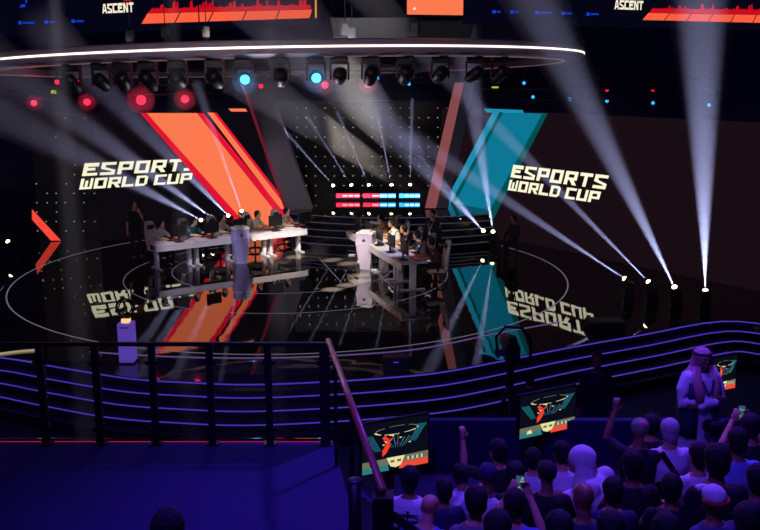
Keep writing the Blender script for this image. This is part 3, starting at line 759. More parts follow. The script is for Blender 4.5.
def mouth_mesh(kind):
    hc = pose(kind)['head']; mb = MB(); mb.ball(hc+V((0, -.097, -.062)), (.022, .005, .006), 10, 6); return mb.mesh('mouth', DARK)
_c = {}
def cached(fn, *a):
    k = (fn.__name__,)+a
    if k not in _c: _c[k] = fn(*a)
    return _c[k]
SK = {'tan': mat('skin_tan', (190, 135, 105), .55), 'brown': mat('skin_brown', (135, 90, 66), .55), 'light': mat('skin_light', (222, 172, 148), .5)}
HAIR = mat('hair_black', (8, 8, 12), .8, bump=.4, scale=120); HGREY = mat('hair_grey', (165, 160, 165), .6, bump=.4, scale=120)
LIPS = mat('lips', (130, 60, 58), .5); EYEM = mat('eye_dark', (25, 18, 16), .2)
def cloth(name, rgb): return mat('cloth_'+name, rgb, .85, bump=.25, scale=60, var=.25)
CW = cloth('white', (225, 222, 232)); CB = cloth('black', (24, 24, 30)); CN = cloth('navy', (38, 42, 80)); CBL = cloth('blue', (70, 90, 190)); CG = cloth('grey', (110, 108, 118))
def person(label, kind, loc, rz, shirt=CB, sleeve='short', pants=None, hair='short', skin='tan', s=1.0, hairmat=None, cat='person', group=None, face=True, lite=False):
    t = thing('person', label, cat, loc, rz, group, scale=s)
    inst('body', cached(body_mesh, kind), t, SK[skin])
    inst('jacket' if sleeve == 'long' else 'shirt', cached(top_mesh, kind, sleeve), t, shirt)
    if pants is None: pants = cloth('dark_trousers', (28, 28, 40))
    inst('trousers', cached(leg_mesh, kind), t, pants)
    for q_ in (0, 1): inst('shoe', cached(shoe_mesh, kind, q_), t, DARK)
    if hair: inst('hair', cached(hair_mesh, kind, hair), t, hairmat or HAIR)
    if face:
        for q_ in (-1, 1): inst('eye', cached(eye_mesh, kind, q_), t, EYEM)
        inst('mouth', cached(mouth_mesh, kind), t, LIPS)
    return t
def face_rot(dx, dy): return math.atan2(dx, -dy)     # rotation so local -Y points to (dx,dy)

# ------------------------------------------------------------------ furniture on stage
def build_desk(W, D_):
    M = {}
    mb = MB(); mb.box((0, 0, .735), (W, D_, .035), bevel=.006); M['table_top'] = mb.mesh('table_top', WHITE)
    mb = MB(); mb.box((0, -D_/2+.02, .645), (W-.02, .03, .16), bevel=.004); M['front_panel'] = mb.mesh('front_panel', WHITE)
    mb = MB(); mb.box((0, 0, .37), (.09, .16, .7)); mb.box((0, 0, .02), (.09, D_*.9, .04), bevel=.008); M['leg'] = mb.mesh('leg', WHITE)
    mb = MB(); mb.box((0, .1, .66), (W-.2, .2, .06)); M['cable_tray'] = mb.mesh('cable_tray', GREY)
    return M
DM = build_desk(1.28, .75)
def desk(loc, rz, label, group):
    t = thing('gaming_desk', label, 'desk', loc, rz, group)
    inst('table_top', DM['table_top'], t); inst('front_panel', DM['front_panel'], t); inst('cable_tray', DM['cable_tray'], t)
    for s in (-1, 1): inst('leg', DM['leg'], t, M=Matrix.Translation((s*.5, 0, 0)))
    return t
CM = {}
def chair_meshes():
    mb = MB(); mb.box((0, 0, .44), (.5, .5, .1), bevel=.035); CM['seat'] = mb.mesh('seat', WHITE)
    mb = MB()
    mb.rings([[V((x*w_, .24+yo+y_, z)) for x, y_ in ((-1, -.05), (-.7, .03), (.7, .03), (1, -.05), (.8, .05), (-.8, .05))] for z, w_, yo in ((.42, .2, 0), (.6, .24, .02), (.78, .25, .04), (.95, .27, .06), (1.04, .22, .08), (1.16, .17, .1), (1.22, .12, .11))])
    CM['backrest'] = mb.mesh('backrest', WHITE)
    mb = MB(); mb.box((0, .27, 1.07), (.24, .09, .13), bevel=.03); CM['headrest'] = mb.mesh('headrest', BLACK)
    mb = MB(); mb.cyl((0, 0, .12), (0, 0, .4), .03); CM['gas_post'] = mb.mesh('gas_post', BLACK)
    mb = MB()
    for k in range(5):
        a = 2*PI*k/5; mb.tube([(0, 0, .12), (.28*math.cos(a), .28*math.sin(a), .08)], [.03, .02], 8); mb.ball((.29*math.cos(a), .29*math.sin(a), .035), (.032, .032, .035), 10, 8)
    CM['wheel_base'] = mb.mesh('wheel_base', BLACK)
    mb = MB()
    for s in (-1, 1): mb = MB(); mb.box((s*.29, .0, .68), (.07, .26, .03), bevel=.01); mb.box((s*.29, .02, .56), (.03, .05, .22)); mb.box((s*.25, .02, .46), (.11, .05, .03)); CM['armrest%d' % s] = mb.mesh('armrest', BLACK)
chair_meshes()
CHW = mat('chair_white', (200, 192, 180), .5)
def gchair(loc, rz, label, group):
    t = thing('gaming_chair', label, 'chair', loc, rz, group)
    for k in CM: inst('armrest' if k.startswith('armrest') else k, CM[k], t, CHW if k in ('seat', 'backrest') else None)
MM = {}
def mon_meshes():
    mb = MB(); mb.box((0, .012, .33), (.56, .03, .34), bevel=.008); MM['housing'] = mb.mesh('housing', BLACK)
    mb = MB(); mb.box((0, .03, .33), (.54, .004, .31)); MM['screen'] = mb.mesh('screen', glow('monitor_picture', (90, 110, 130), 1.2))
    mb = MB(); mb.box((0, -.03, .12), (.05, .03, .25)); mb.box((0, -.02, .01), (.26, .2, .02), bevel=.004); MM['stand'] = mb.mesh('stand', BLACK)
    mb = MB(); mb.box((0, 0, .014), (.4, .15, .026), bevel=.006); MM['case'] = mb.mesh('case', BLACK)
    mb = MB()
    for i in range(12):
        for j in range(4): mb.box((-.18+i*.0325, -.05+j*.033, .032), (.026, .026, .01))
    MM['keys'] = mb.mesh('keys', glow('key_light', (150, 60, 60), .5))
mon_meshes()
def monitor(loc, rz, label, group):
    t = thing('monitor', label, 'monitor', loc, rz, group)
    for k in ('housing', 'screen', 'stand'): inst(k, MM[k], t)
def keyboard(loc, rz, label, group):
    t = thing('keyboard', label, 'keyboard', loc, rz, group)
    inst('case', MM['case'], t); inst('keys', MM['keys'], t)
def headset(parent_kind, t):
    hc = pose(parent_kind)['head']; mb = MB()
    pts = [hc+V((.092*math.cos(a), 0.01, .02+.108*math.sin(a))) for a in [PI*k/10 for k in range(11)]]
    mb.tube(pts, .011, 8)
    for s in (-1, 1): mb.ball(hc+V((s*.088, .008, -.005)), (.02, .036, .042), 12, 8)
    return mb
order5 = ['nearest the left end', 'second from the left', 'in the middle', 'second from the right', 'at the right end']
# left row
A = onz(157, 246, .75); B = onz(307, 229, .75); A.z = B.z = 0; d = (B-A).normalized(); nl = V((-d.y, d.x, 0))   # nl points away from camera
rzd = math.atan2(d.y, d.x)
Ln = (B-A).length; nd = 4; pitch = Ln/nd
SETR = {}
for i in range(nd):
    c = A+d*(pitch*(i+.5))+nl*.375
    desk(c, rzd, 'white gaming desk in the left row, %s' % ['nearest the left end', 'second from the left', 'third from the left', 'at the right end'][i], 'white desks in the left row')
shirts = [(cloth('jersey_pale', (205, 195, 205)), 'pale'), (cloth('jersey_teal', (40, 90, 100)), 'dark teal'), (cloth('jersey_sand', (200, 180, 160)), 'sand'), (cloth('jersey_cream', (230, 210, 180)), 'cream'), (cloth('jersey_tan', (215, 190, 160)), 'tan')]
seats_l = [160, 193, 221, 256, 285]
HSM = MB.mesh(headset('sit_game', None), 'headset', BLACK)
for i, px in enumerate(seats_l):
    # position along the row by image column
    best = min(((abs(380+F*(q.x)/(q.y*math.cos(TILT)+(H-.8)*math.sin(TILT))-px), k) for k in range(401) for q in [A+d*(Ln*k/400)+nl*1.1]))[1]
    q = A+d*(Ln*best/400)
    turn = math.radians(28); rzp = rzd+turn
    cpos = q+nl*1.15-d*.03
    gchair(cpos, rzp, 'white gaming chair at the left desks, %s' % order5[i], 'white chairs at the left desks')
    t = person('seated player in %s shirt with headset at left desks, %s' % (shirts[i][1], order5[i]), 'sit_game', cpos+V((0, 0, 0)), rzp, shirts[i][0], 'short', skin='light', group='players at the left desks')
    inst('headset', HSM, t)
    monitor(q+nl*.22+d*.22+V((0, 0, .753)), rzd+math.radians(15), 'black monitor on the left desks, %s' % order5[i], 'monitors on the left desks')
    keyboard(q+nl*.55+d*.2+V((0, 0, .753)), rzd+math.radians(15), 'keyboard on the left desks, %s' % order5[i], 'keyboards on the left desks')
    # mouse
    t = tag(MB().ball((0, 0, .015), (.03, .05, .02)).build('mouse', WHITE), 'small white mouse on the left desks, %s' % order5[i], 'mouse', 'mice on the left desks'); t.location = q+nl*.6-d*.12+V((0, 0, .753))
# right row
A2 = onz(346, 231, .75); B2 = onz(401, 264, .75); A2.z = B2.z = 0; d2 = (B2-A2).normalized(); nr = V((-d2.y, d2.x, 0)); 
if nr.x < 0: nr = -nr
rz2 = math.atan2(d2.y, d2.x)     # front panel (-Y local) must face left: local -Y -> rotate
L2 = (B2-A2).length; p2 = L2/4; order5b = ['farthest from the camera', 'second farthest', 'in the middle', 'second nearest', 'nearest the camera']
rz2 = math.atan2(d2.y, d2.x)
if V((math.sin(rz2), -math.cos(rz2), 0)).dot(nr) > 0: rz2 += PI
for i in range(4):
    desk(A2+d2*(p2*(i+.5))+nr*.375, rz2, 'white gaming desk in the right row, %s' % ['farthest from the camera', 'second farthest', 'third, beside the dark monitors', 'nearest the camera'][i], 'white desks in the right row')
sh2 = [(cloth('jersey_gold', (170, 130, 80)), 'gold brown'), (cloth('jersey_white2', (220, 215, 205)), 'white'), (CB, 'black'), (cloth('jersey_char', (50, 46, 52)), 'charcoal'), (cloth('jersey_plum', (90, 60, 70)), 'plum')]
for i in range(5):
    q = A2+d2*(.45+(L2-.9)*i/4)
    rzp = rz2+math.radians(-12)
    cpos = q+nr*1.12
    gchair(cpos, rzp, 'white gaming chair at the right desks, %s' % order5b[i], 'white chairs at the right desks')
    t = person('seated player in %s shirt with headset at right desks, %s' % (sh2[i][1], order5b[i]), 'sit_game', cpos, rzp, sh2[i][0], 'short', skin='tan', group='players at the right desks')
    inst('headset', HSM, t)
    monitor(q+nr*.24+V((0, 0, .753)), rz2, 'black monitor on the right desks, %s' % order5b[i], 'monitors on the right desks')
    keyboard(q+nr*.56+V((0, 0, .753)), rz2, 'keyboard on the right desks, %s' % order5b[i], 'keyboards on the right desks')
    t = tag(MB().ball((0, 0, .015), (.03, .05, .02)).build('mouse', WHITE), 'small white mouse on the right desks, %s' % order5b[i], 'mouse', 'mice on the right desks'); t.location = q+nr*.6+d2*.3+V((0, 0, .753))
# podiums
def podium(px, py, rz, label, m):
    c = onz(px, py); t = thing('podium', label, 'podium', c, rz, 'tapered podiums beside the desks')
    mb = MB(); mb.rings([[V((x*w_, y*dp+yo, z)) for x, y in ((-1, -1), (1, -1), (1, 1), (-1, 1))] for z, w_, dp, yo in ((0, .15, .15, .03), (.04, .15, .15, .03), (.75, .25, .22, 0), (1.02, .22, .2, 0))]);
    for f in mb.bm.faces: f.smooth = False
    mb.build('body', m, t)
    mb = MB(); mb.box((0, .0, 1.05), (.5, .42, .05), bevel=.01); mb.box((0, .0, 1.1), (.3, .26, .05), bevel=.01); mb.build('top', WHITE, t)
    mb = MB(); mb.prism([(-.05, -.232, .84), (.05, -.232, .84), (0, -.230, .93)], (0, -.01, 0)); mb.build('triangle_mark', DARK, t)
podium(366, 268.5, math.radians(-14), 'white tapered podium brightly lit at the right desks', mat('podium_pale', (150, 140, 165), .5))
podium(241, 263, math.radians(20), 'lilac tapered podium in front of the left desks', mat('podium_lilac', (150, 140, 200), .5))
# standing people on stage
t = person('standing referee in black suit with white lanyard behind the right desks', 'stand', onz(432, 271), face_rot(-.6, -.8), CB, 'long', skin='tan')
mb = MB(); mb.tube([V((-.07, -.075, 1.45)), V((-.05, -.135, 1.32)), V((0, -.15, 1.16)), V((.05, -.135, 1.32)), V((.07, -.075, 1.45))], .008, 6); mb.box((0, -.155, 1.11), (.075, .01, .1)); mb.build('lanyard', mat('lanyard_white', (230, 230, 225), .6), t)
person('standing person in dark clothes touching chin beside the left lettering', 'stand_chin', onz(137, 258), face_rot(.5, -.8), CB, 'short', skin='tan')
person('dark clothed crew member sitting in shadow right of the teal band', 'sit', onz(512, 258), face_rot(-.7, -.5), CB, 'long', skin='brown')
t = thing('stool', 'low black stool under the crew member right of the teal band', 'stool', onz(512, 258)); mb = MB(); mb.cyl((0, .02, .38), (0, .02, .43), .18); mb.build('seat', BLACK, t)
for s in (-1, 1):
    for q in (-1, 1): mb = MB(); mb.cyl((s*.15, q*.15, 0), (s*.12, .02+q*.12, .39), .015, n=8); mb.build('leg', BLACK, t)
# trophy and plinth
pb = onz(128.5, 362); t = thing('trophy_plinth', 'glowing purple square plinth near the front of the stage', 'plinth', pb)
PW = .28; PH = .80
mb = MB(); mb.box((0, 0, PH/2), (PW, PW, PH), bevel=.006); mb.build('column', mat('plinth_purple', (120, 90, 215), .5, emit=.42, ecol=(120, 85, 230)), t)
mb = MB(); mb.box((0, -PW/2-.003, PH-.07), (.16, .006, .02)); mb.build('nameplate', DARK, t)
mb = MB(); mb.box((0, 0, .015), (PW+.03, PW+.03, .03)); mb.build('foot', DARK, t)
GOLD = mat('gold', (230, 175, 90), .25, 1)
t = thing('trophy', 'round dark trophy with gold centre and lit gold base on the plinth', 'trophy', pb+V((0, 0, PH)))
mb = MB(); mb.box((0, 0, .045), (.15, .15, .09), bevel=.01); mb.build('base', mat('trophy_base', (240, 200, 130), .4, emit=1.1, ecol=(245, 200, 130)), t)
mb = MB(); mb.box((0, 0, .115), (.18, .12, .05), bevel=.01); mb.build('collar', GOLD, t)
mb = MB()
for r_, tw in ((.17, .022), (.125, .014)):
    mb.tube([(r_*math.cos(a), .02*math.sin(3*a), .3+r_*math.sin(a)) for a in [2*PI*k/40 for k in range(41)]], tw, 10, caps=False)
for k in range(10):
    a = 2*PI*k/10; mb.tube([(.125*math.cos(a), 0, .3+.125*math.sin(a)), (.175*math.cos(a+.3), .01, .3+.175*math.sin(a+.3))], .01, 6)
mb.build('ring', mat('trophy_dark', (60, 52, 50), .2, 1), t)
mb = MB(); mb.rings([[V((s*math.cos(b_), s*math.sin(b_), z)) for b_ in [PI/2*k for k in range(4)]] for s, z in ((.01, .22), (.05, .28), (.03, .34), (.005, .40))]); mb.build('centre', GOLD, t)

# ------------------------------------------------------------------ near platform with glass railing
PZ = 1.45
CARPET = mat('platform_carpet', (44, 32, 88), .9, var=.35, scale=2.2, bump=.1)
e0 = onz(-60, 442, PZ); e1 = onz(333, 442, PZ)
PX1 = e1.x; PY = e1.y
sidep = [onz(328, 340, PZ+1.18), onz(383, 490, PZ+1.18)]
sd = (sidep[1]-sidep[0]); sd.z = 0; sd.normalize()
c0 = V((PX1, PY, PZ)); c1 = c0+sd*9
mb = MB(); mb.prism([(-12, PY, PZ), c0, c1, (-12, c1.y, PZ)], (0, 0, -.25)); struct(mb.build('viewing_platform', CARPET), 'dark purple raised viewing platform floor')
mb = MB(); mb.prism([(-12, PY-.05, PZ-.25), (PX1, PY-.05, PZ-.25), c1+V((-.05, 0, -.25)), (-12, c1.y, PZ-.25)], (0, 0, -2.0)); struct(mb.build('platform_base', DARK))
mb = MB(); mb.box(((PX1-12)/2, PY+.012, PZ-.01), (PX1+12, .02, .02)); struct(mb.build('trim_8', glow('platform_edge_red', (190, 30, 80), .8)), 'thin red light line on the platform edge')
RH = 1.18
def glass():
    m = bpy.data.materials.new('rail_glass'); m.use_nodes = True; nt = m.node_tree; nt.nodes.clear()
    t_ = nt.nodes.new('ShaderNodeBsdfTransparent'); g_ = nt.nodes.new('ShaderNodeBsdfGlossy'); g_.inputs['Roughness'].default_value = .05
    mx = nt.nodes.new('ShaderNodeMixShader'); fr = nt.nodes.new('ShaderNodeFresnel'); fr.inputs[0].default_value = 1.45; o = nt.nodes.new('ShaderNodeOutputMaterial')
    t_.inputs[0].default_value = (.93, .93, .97, 1)
    nt.links.new(fr.outputs[0], mx.inputs[0]); nt.links.new(t_.outputs[0], mx.inputs[1]); nt.links.new(g_.outputs[0], mx.inputs[2]); nt.links.new(mx.outputs[0], o.inputs[0]); return m
GL = glass(); RAILM = mat('rail_black', (20, 18, 24), .4, .2); WOOD = mat('rail_bronze', (165, 90, 62), .4, .0, var=.3, scale=5)
gr = thing('glass_railing', 'black post and glass railing along the front of the platform', 'railing', (0, PY-.06, PZ))
xs = [ony(px, 400, PY-.06).x for px in (-70, -13, 43, 98, 154, 211, 269, 325)]
mb = MB(); mb.box(((xs[0]+xs[-1])/2, 0, RH-.015), (xs[-1]-xs[0]+.1, .06, .04), bevel=.008); mb.build('top_rail', RAILM, gr)
for i, x in enumerate(xs):
    w_ = .075 if i < 7 else .11
    mb = MB(); mb.box((x, 0, (RH-.03)/2), (w_, .06, RH-.03), bevel=.006); mb.box((x, 0, .01), (.14, .12, .02)); mb.build('post', RAILM, gr)
    for z in (.17, RH-.23):
        mb = MB(); mb.box((x, .0, z), (w_+.1, .04, .05), bevel=.015); mb.build('glass_clamp', RAILM, gr)
    if i < 7:
        mb = MB(); mb.box(((x+xs[i+1])/2, 0, .52), (xs[i+1]-x-.1, .012, .9)); mb.build('glass_panel', GL, gr)
sr = thing('side_railing', 'bronze topped handrail running towards the camera on black posts', 'railing', (sidep[0].x, sidep[0].y, PZ))
Ls = (sidep[1]-sidep[0]).length
mb = MB(); mb.tube([V((0, 0, RH)), sd*Ls+V((0, 0, RH))], .032, 12, flat=.7); mb.build('handrail', WOOD, sr)
for px, k in ((339, .012), (354, .016), (386, .05)):
    f_ = {339: .19, 354: .55, 386: 1.0}[px]; p = sd*(Ls*f_)
    mb = MB(); mb.box((p.x, p.y, (RH-.03)/2), (k*3, k*3, RH-.03)); mb.build('post', RAILM, sr)
# belt stanchions
bp = onz(355, 481, PZ+1.0)
def stanchion(loc, label):
    t = thing('belt_stanchion', label, 'stanchion', loc, group='belt stanchions')
    mb = MB(); mb.cyl((0, 0, .03), (0, 0, 1.0), .052, n=24); mb.build('post', RAILM, t); mb = MB(); mb.cyl((0, 0, 1.0), (0, 0, 1.015), .054, n=24); mb.build('cap', mat('cap_plum', (90, 40, 80), .4), t)
    mb = MB(); mb.cyl((0, 0, 0), (0, 0, .03), .17, .15, n=24); mb.build('foot', RAILM, t); return t
stanchion((bp.x, bp.y, PZ), 'black round belt stanchion beside the end of the handrail')
bq = onz(440, 552, PZ+.85)
t = thing('barrier_belt', 'black retractable belt with pale printed panels by the handrail', 'belt')
a = onz(360, 492, PZ+.92); b = onz(425, 540, PZ+.92); dd = (b-a)
def beltquad(s0, s1, h0, h1, lift): 
    n = V((dd.y, -dd.x, 0)).normalized(); n = n if n.y < 0 else -n
    return [a+dd*s0+V((0, 0, h0))+n*lift, a+dd*s1+V((0, 0, h0))+n*lift, a+dd*s1+V((0, 0, h1))+n*lift, a+dd*s0+V((0, 0, h1))+n*lift], n
q, n = beltquad(0, 1.2, -.04, .045, 0); mb = MB(); mb.prism(q, -n*.004); mb.build('webbing', CB, t)
for s0, s1 in ((.02, .38), (.88, 1.15)):
    q, n = beltquad(s0, s1, -.034, .039, .004); mb = MB(); mb.prism(q, -n*.003); mb.build('printed_panel', mat('belt_print', (70, 66, 110), .8), t)
    mb = MB(); k = int((s1-s0)*30)
    for i in range(k):
        u = s0+.02+(s1-s0-.04)*i/k; q, n = beltquad(u, u+.018, -.012 if i % 3 else -.018, .016 if i % 2 else .01, .008); mb.prism(q, -n*.003)
    mb.build('print_marks', mat('belt_ink', (150, 145, 190), .8), t)

# ------------------------------------------------------------------ audience side
AUD = mat('riser_dark', (30, 24, 60), .85, var=.3, scale=3)
ROWS = [(5.5, 1.27), (6.3, 1.15), (6.95, .95), (7.6, .72), (8.2, .52), (8.8, .40), (9.7, .32)]
def rowz(k, x): return ROWS[k][1]+(.2 if x > 2.5 and 3 <= k <= 5 else 0)
rf = MB()
for k, (y, z) in enumerate(ROWS):
    yb = y-.15 if k else 3.0; ya = ROWS[k+1][0]-.15 if k < 6 else 11.24
    for xa, xb in ((.15, 2.5), (2.5, 12.4)):
        zz = rowz(k, xb); rf.box(((xa+xb)/2, (ya+yb)/2, (zz-.9)/2), (xb-xa, ya-yb, zz+.9))
struct(rf.build('audience_risers', AUD), 'dark stepped audience floor')
def seat_on_row(px, py, Y, hz):
    """choose the row near depth Y whose floor fits a head seen at px,py; returns depth, floor height, scale"""
    best = None
    for k, (y, z) in enumerate(ROWS):
        if abs(y-Y) > .6: continue
        p = ony(px, py, y); zz = rowz(k, p.x); sc_ = (p.z-zz)/hz
        if best is None or abs(sc_-1) < best[0]: best = (abs(sc_-1), y, zz, min(max(sc_, .86), 1.17))
    return best[1:]
# barrier wall between arena floor and audience
BAR = mat('barrier_navy', (22, 18, 66), .7)
BX0 = 0.3
mb = MB(); mb.box((BX0+6, 11.3, .2), (12.5, .12, 1.6), bevel=.01); struct(mb.build('barrier_wall', BAR), 'dark low barrier wall in front of the audience')
# televisions
def tv(pts, Y, label):
    """pts: tl, tr, br, bl in picture; plane vertical with depth Y at left, computed from edge heights"""
    tl, tr, br, bl = pts
    hl = bl[1]-tl[1]; hr = br[1]-tr[1]
    P = ony((tl[0]+bl[0])/2, (tl[1]+bl[1])/2, Y); Q = ony((tr[0]+br[0])/2, (tr[1]+br[1])/2, Y*(bl[1]-74)/(br[1]-74))
    D = Q-P; D.z = 0; W = D.length; D.normalize(); n = nfront(D)
    zt = onplane(tl[0], tl[1], P, D).z; zb = onplane(bl[0], bl[1], P, D).z; Hh = zt-zb
    t = thing('television', label, 'television', V((P.x, P.y, zb)), math.atan2(D.y, D.x), 'televisions facing the audience')
    # local: x along, z up, front -y
    mb = MB(); mb.box((W/2, .03, Hh/2), (W+.04, .05, Hh+.04), bevel=.006); mb.build('housing', BLACK, t)
    mb = MB(); mats = [glow('tv_black', (10, 12, 26)), glow('tv_red', (245, 60, 40)), glow('tv_teal', (40, 150, 170)), glow('tv_pale', (230, 225, 160)), glow('tv_bar_teal', (45, 120, 125)), glow('tv_bar_red', (235, 75, 55)), glow('tv_olive', (110, 110, 90)), glow('tv_purple', (90, 40, 120))]
    def qd(mi, pts_, l=.002): mb.mi = mi; mb.prism([(x*W, -l, z*Hh) for x, z in pts_], (0, .001, 0))
    qd(0, [(0, 0), (1, 0), (1, 1), (0, 1)], .001)
    for k in range(26):                               # ring
        a0 = 2*PI*k/26; a1 = 2*PI*(k+1)/26; f = lambda a_, r_: (.52+.34*r_*math.cos(a_), .80+.085*r_*math.sin(a_))
        qd(3 if k > 12 else 6, [f(a0, 1), f(a1, 1), f(a1, .9), f(a0, .9)], .003) if k % 4 else None
    random.seed(4)
    for k in range(7):
        x0_ = .44+.03*k; x1_ = x0_+(k-3)*.06*random.uniform(.5, 1.3); zt_ = random.uniform(.6, .76); qd(2 if k % 3 else 6, [(x0_, .45), (x0_+.004, .45), (x1_+.01, zt_), (x1_, zt_)], .004)
    for k in range(5):
        qd(2, [(.02+.03*k, .75), (.028+.03*k, .75), (.2+.02*k, .42), (.196+.02*k, .42)], .004); qd(2, [(.97-.03*k, .85), (.962-.03*k, .85), (.8-.02*k, .52), (.804-.02*k, .52)], .004)
    qd(1, [(.3, .42), (.36, .55), (.3, .68), (.35, .72), (.4, .6), (.42, .5), (.36, .36), (.3, .3)], .005)
    qd(1, [(.38, .6), (.46, .66), (.45, .62), (.39, .56)], .005)
    for k in range(14):
        x = random.uniform(.3, .8); z = random.uniform(.45, .72); m_ = random.choice([1, 2, 3, 7]); qd(m_, [(x, z), (x+.03, z), (x+.03, z+.02), (x, z+.02)], .006)
    qd(6, [(0, .12), (1, .12), (1, .27), (0, .24)], .005)
    qd(4, [(0, 0), (.4, 0), (.38, .12), (0, .12)], .006); qd(5, [(.55, 0), (1, 0), (1, .13), (.57, .13)], .006)
    qd(3, [(.36, .26), (.64, .26), (.58, .08), (.5, .04), (.42, .08)], .008); qd(6, [(.42, .2), (.48, .2), (.48, .15), (.42, .15)], .009); qd(6, [(.52, .2), (.58, .2), (.58, .15), (.52, .15)], .009)
    qd(3, [(.12, .08), (.22, .08), (.2, .17), (.14, .15)], .008)
    for k in range(8): qd(4 if k % 2 else 3, [(.68+.035*k, .15), (.7+.035*k, .15), (.7+.035*k, .22), (.68+.035*k, .22)], .008)
    mb.build('picture', mats, t)
    mb = MB(); mb.box((W/2, .09, Hh/2), (.2, .08, .2)); mb.box((W/2, .14, Hh/2-.55), (.07, .05, 1.0)); mb.build('mount', BLACK, t)
tv([(360, 426), (428, 419), (428, 461), (364, 475)], 10.2, 'television nearest the handrail showing the stage broadcast')
tv([(520, 397), (575, 390), (575, 426), (520, 439)], 10.9, 'television in the middle, behind the white hooded spectator')
tv([(712, 359), (736, 356), (736, 387), (712, 392)], 11.1, 'television partly hidden by the standing man with crossed arms')

# audience seats
SM = {}
def seat_meshes():
    mb = MB(); mb.box((0, .0, .42), (.44, .42, .06), bevel=.02); SM['seat'] = mb.mesh('seat', BLACK)
    mb = MB(); mb.box((0, .23, .66), (.42, .05, .3), bevel=.02); SM['backrest'] = mb.mesh('backrest', BLACK)
    mb = MB(); mb.cyl((0, 0, 0), (0, 0, .41), .014, n=8); SM['leg'] = mb.mesh('leg', CHROME)
seat_meshes()
def aseat(loc, rz, label, s=1.0):
    t = thing('audience_chair', label, 'chair', loc, rz, 'audience chairs')
    inst('seat', SM['seat'], t); inst('backrest', SM['backrest'], t)
    for a in (-1, 1):
        for b_ in (-1, 1): inst('leg', SM['leg'], t, M=Matrix.Translation((a*.18, b_*.17, 0)))
def spectator(px, py, Y, label, kind='sit', shirt=CB, sleeve='short', yaw=0, hair='short', skin='tan', hairmat=None, s=1.0, seat=True):
    """px,py = middle of the head in the picture; Y = distance"""
    hd = pose(kind)['head']; rz = PI+math.radians(yaw)
    Y, zf, s = seat_on_row(px, py, Y, hd.z)
    hoff = Matrix.Rotation(rz, 3, 'Z') @ (hd*s)
    p = ony(px, py, Y); base = V((p.x-hoff.x, p.y, zf))
    t = person(label, kind, base, rz, shirt, sleeve, hair=hair, skin=skin, hairmat=hairmat, s=s, face=False, group='seated audience members')
    if seat and kind.startswith('sit'):
        aseat((base.x, base.y, base.z), rz, 'dark chair under ' + ' '.join(label.split()[:12]), s)
        t_ = base.z
        PLAT.append((base.x, base.y, base.z))
    return t
PLAT = []
CGY = cloth('heather', (90, 90, 130)); CLI = cloth('light_blue', (130, 150, 215))
S = [
 # px, py, Y, label, kind, shirt, sleeve, yaw, hair, s
 (410, 478, 7.6, 'person with black hair and printed white t-shirt left of the audience', 'sit', CW, 'short', -8, 'short'),
 (432, 524, 6.2, 'person in blue top leaning forward at the lower left of the audience', 'sit_lean', CBL, 'long', -20, None),
 (444, 489, 7.9, 'person with dark hair and dark top behind the printed white t-shirt', 'sit', CN, 'short', 5, 'short'),
 (462, 486, 8.5, 'person in white shirt between two dark haired spectators', 'sit_lean', CW, 'short', 20, 'short'),
 (488, 476, 7.9, 'person in dark cap and white shirt with dark straps', 'sit', CW, 'short', -5, None),
 (475, 500, 6.8, 'person with big black hair and grey top low in the crowd', 'sit', CG, 'short', 10, 'short'),
 (497, 527, 5.6, 'person with dark head at the bottom edge below the cap wearer', 'sit', CB, 'short', 0, 'short'),
 (497, 450, 9.0, 'person raising a hand in front of the middle television', 'sit_raise', CB, 'short', 30, 'short'),
 (515, 474, 7.4, 'dark haired person in black with white shirt beyond', 'sit', CB, 'long', -5, 'short'),
 (533, 458, 8.6, 'person in white t-shirt left of the white hooded spectator', 'sit', CW, 'short', 0, 'short'),
 (547, 474, 7.0, 'person in black cap and black top in the centre', 'sit', CB, 'short', 0, None),
 (561, 452, 8.8, 'person in white t-shirt beside the hooded spectator', 'sit', CW, 'short', 10, 'short'),
 (515, 503, 6.2, 'person in blue t-shirt filming with a phone', 'sit_phone', CBL, 'short', -15, 'short'),
 (583, 498, 6.8, 'person with shaved head under the white hooded spectator', 'sit', CN, 'short', 10, None),
 (612, 490, 7.4, 'dark haired person left of the large black t-shirt', 'sit', CN, 'long', 0, 'short'),
 (632, 464, 7.0, 'person with dark hair and large black t-shirt with small print', 'sit', CB, 'short', 5, 'short'),
 (640, 430, 8.6, 'child in green and pink cap holding up a hand', 'sit_raise', CB, 'short', -20, None),
 (669, 430, 8.4, 'grey haired man in white shirt with black strap across his back', 'sit', CW, 'short', 5, 'grey'),
 (651, 424, 9.6, 'dark haired person beyond the child in a cap', 'sit', CB, 'short', 0, 'short'),
 (671, 487, 6.9, 'dark haired person in black right of the large black t-shirt', 'sit', CB, 'long', -5, 'short'),
 (698, 455, 8.2, 'person in white t-shirt behind the tall dark haired man', 'sit', CW, 'short', 10, 'short'),
 (717, 445, 6.6, 'tall dark haired man in black t-shirt at right', 'sit', CB, 'short', 5, 'short'),
 (737, 440, 8.2, 'person in light blue t-shirt right of the tall dark haired man', 'sit', CLI, 'short', -5, 'short'),
 (750, 425, 9.0, 'person filming with phone at the right edge', 'sit_phone', CB, 'short', -10, 'short'),
 (757, 478, 7.0, 'dark haired person cut by the right edge', 'sit', CB, 'short', 0, 'short'),
 (713, 500, 5.9, 'person in white cap and grey jacket low at right', 'sit', CGY, 'long', 15, None),
 (748, 520, 5.7, 'person with dark hair in the bottom right corner', 'sit', CN, 'short', -10, 'short'),
 (610, 528, 5.6, 'dark haired person at the bottom edge in the centre', 'sit', CB, 'short', 0, 'short'),
 (665, 530, 5.4, 'person in navy at the bottom edge left of the white cap', 'sit', CN, 'short', 0, 'short'),
 (558, 528, 5.7, 'person at the bottom edge right of the glowing phone', 'sit', CB, 'short', 5, 'short'),
]
SP_ = {}
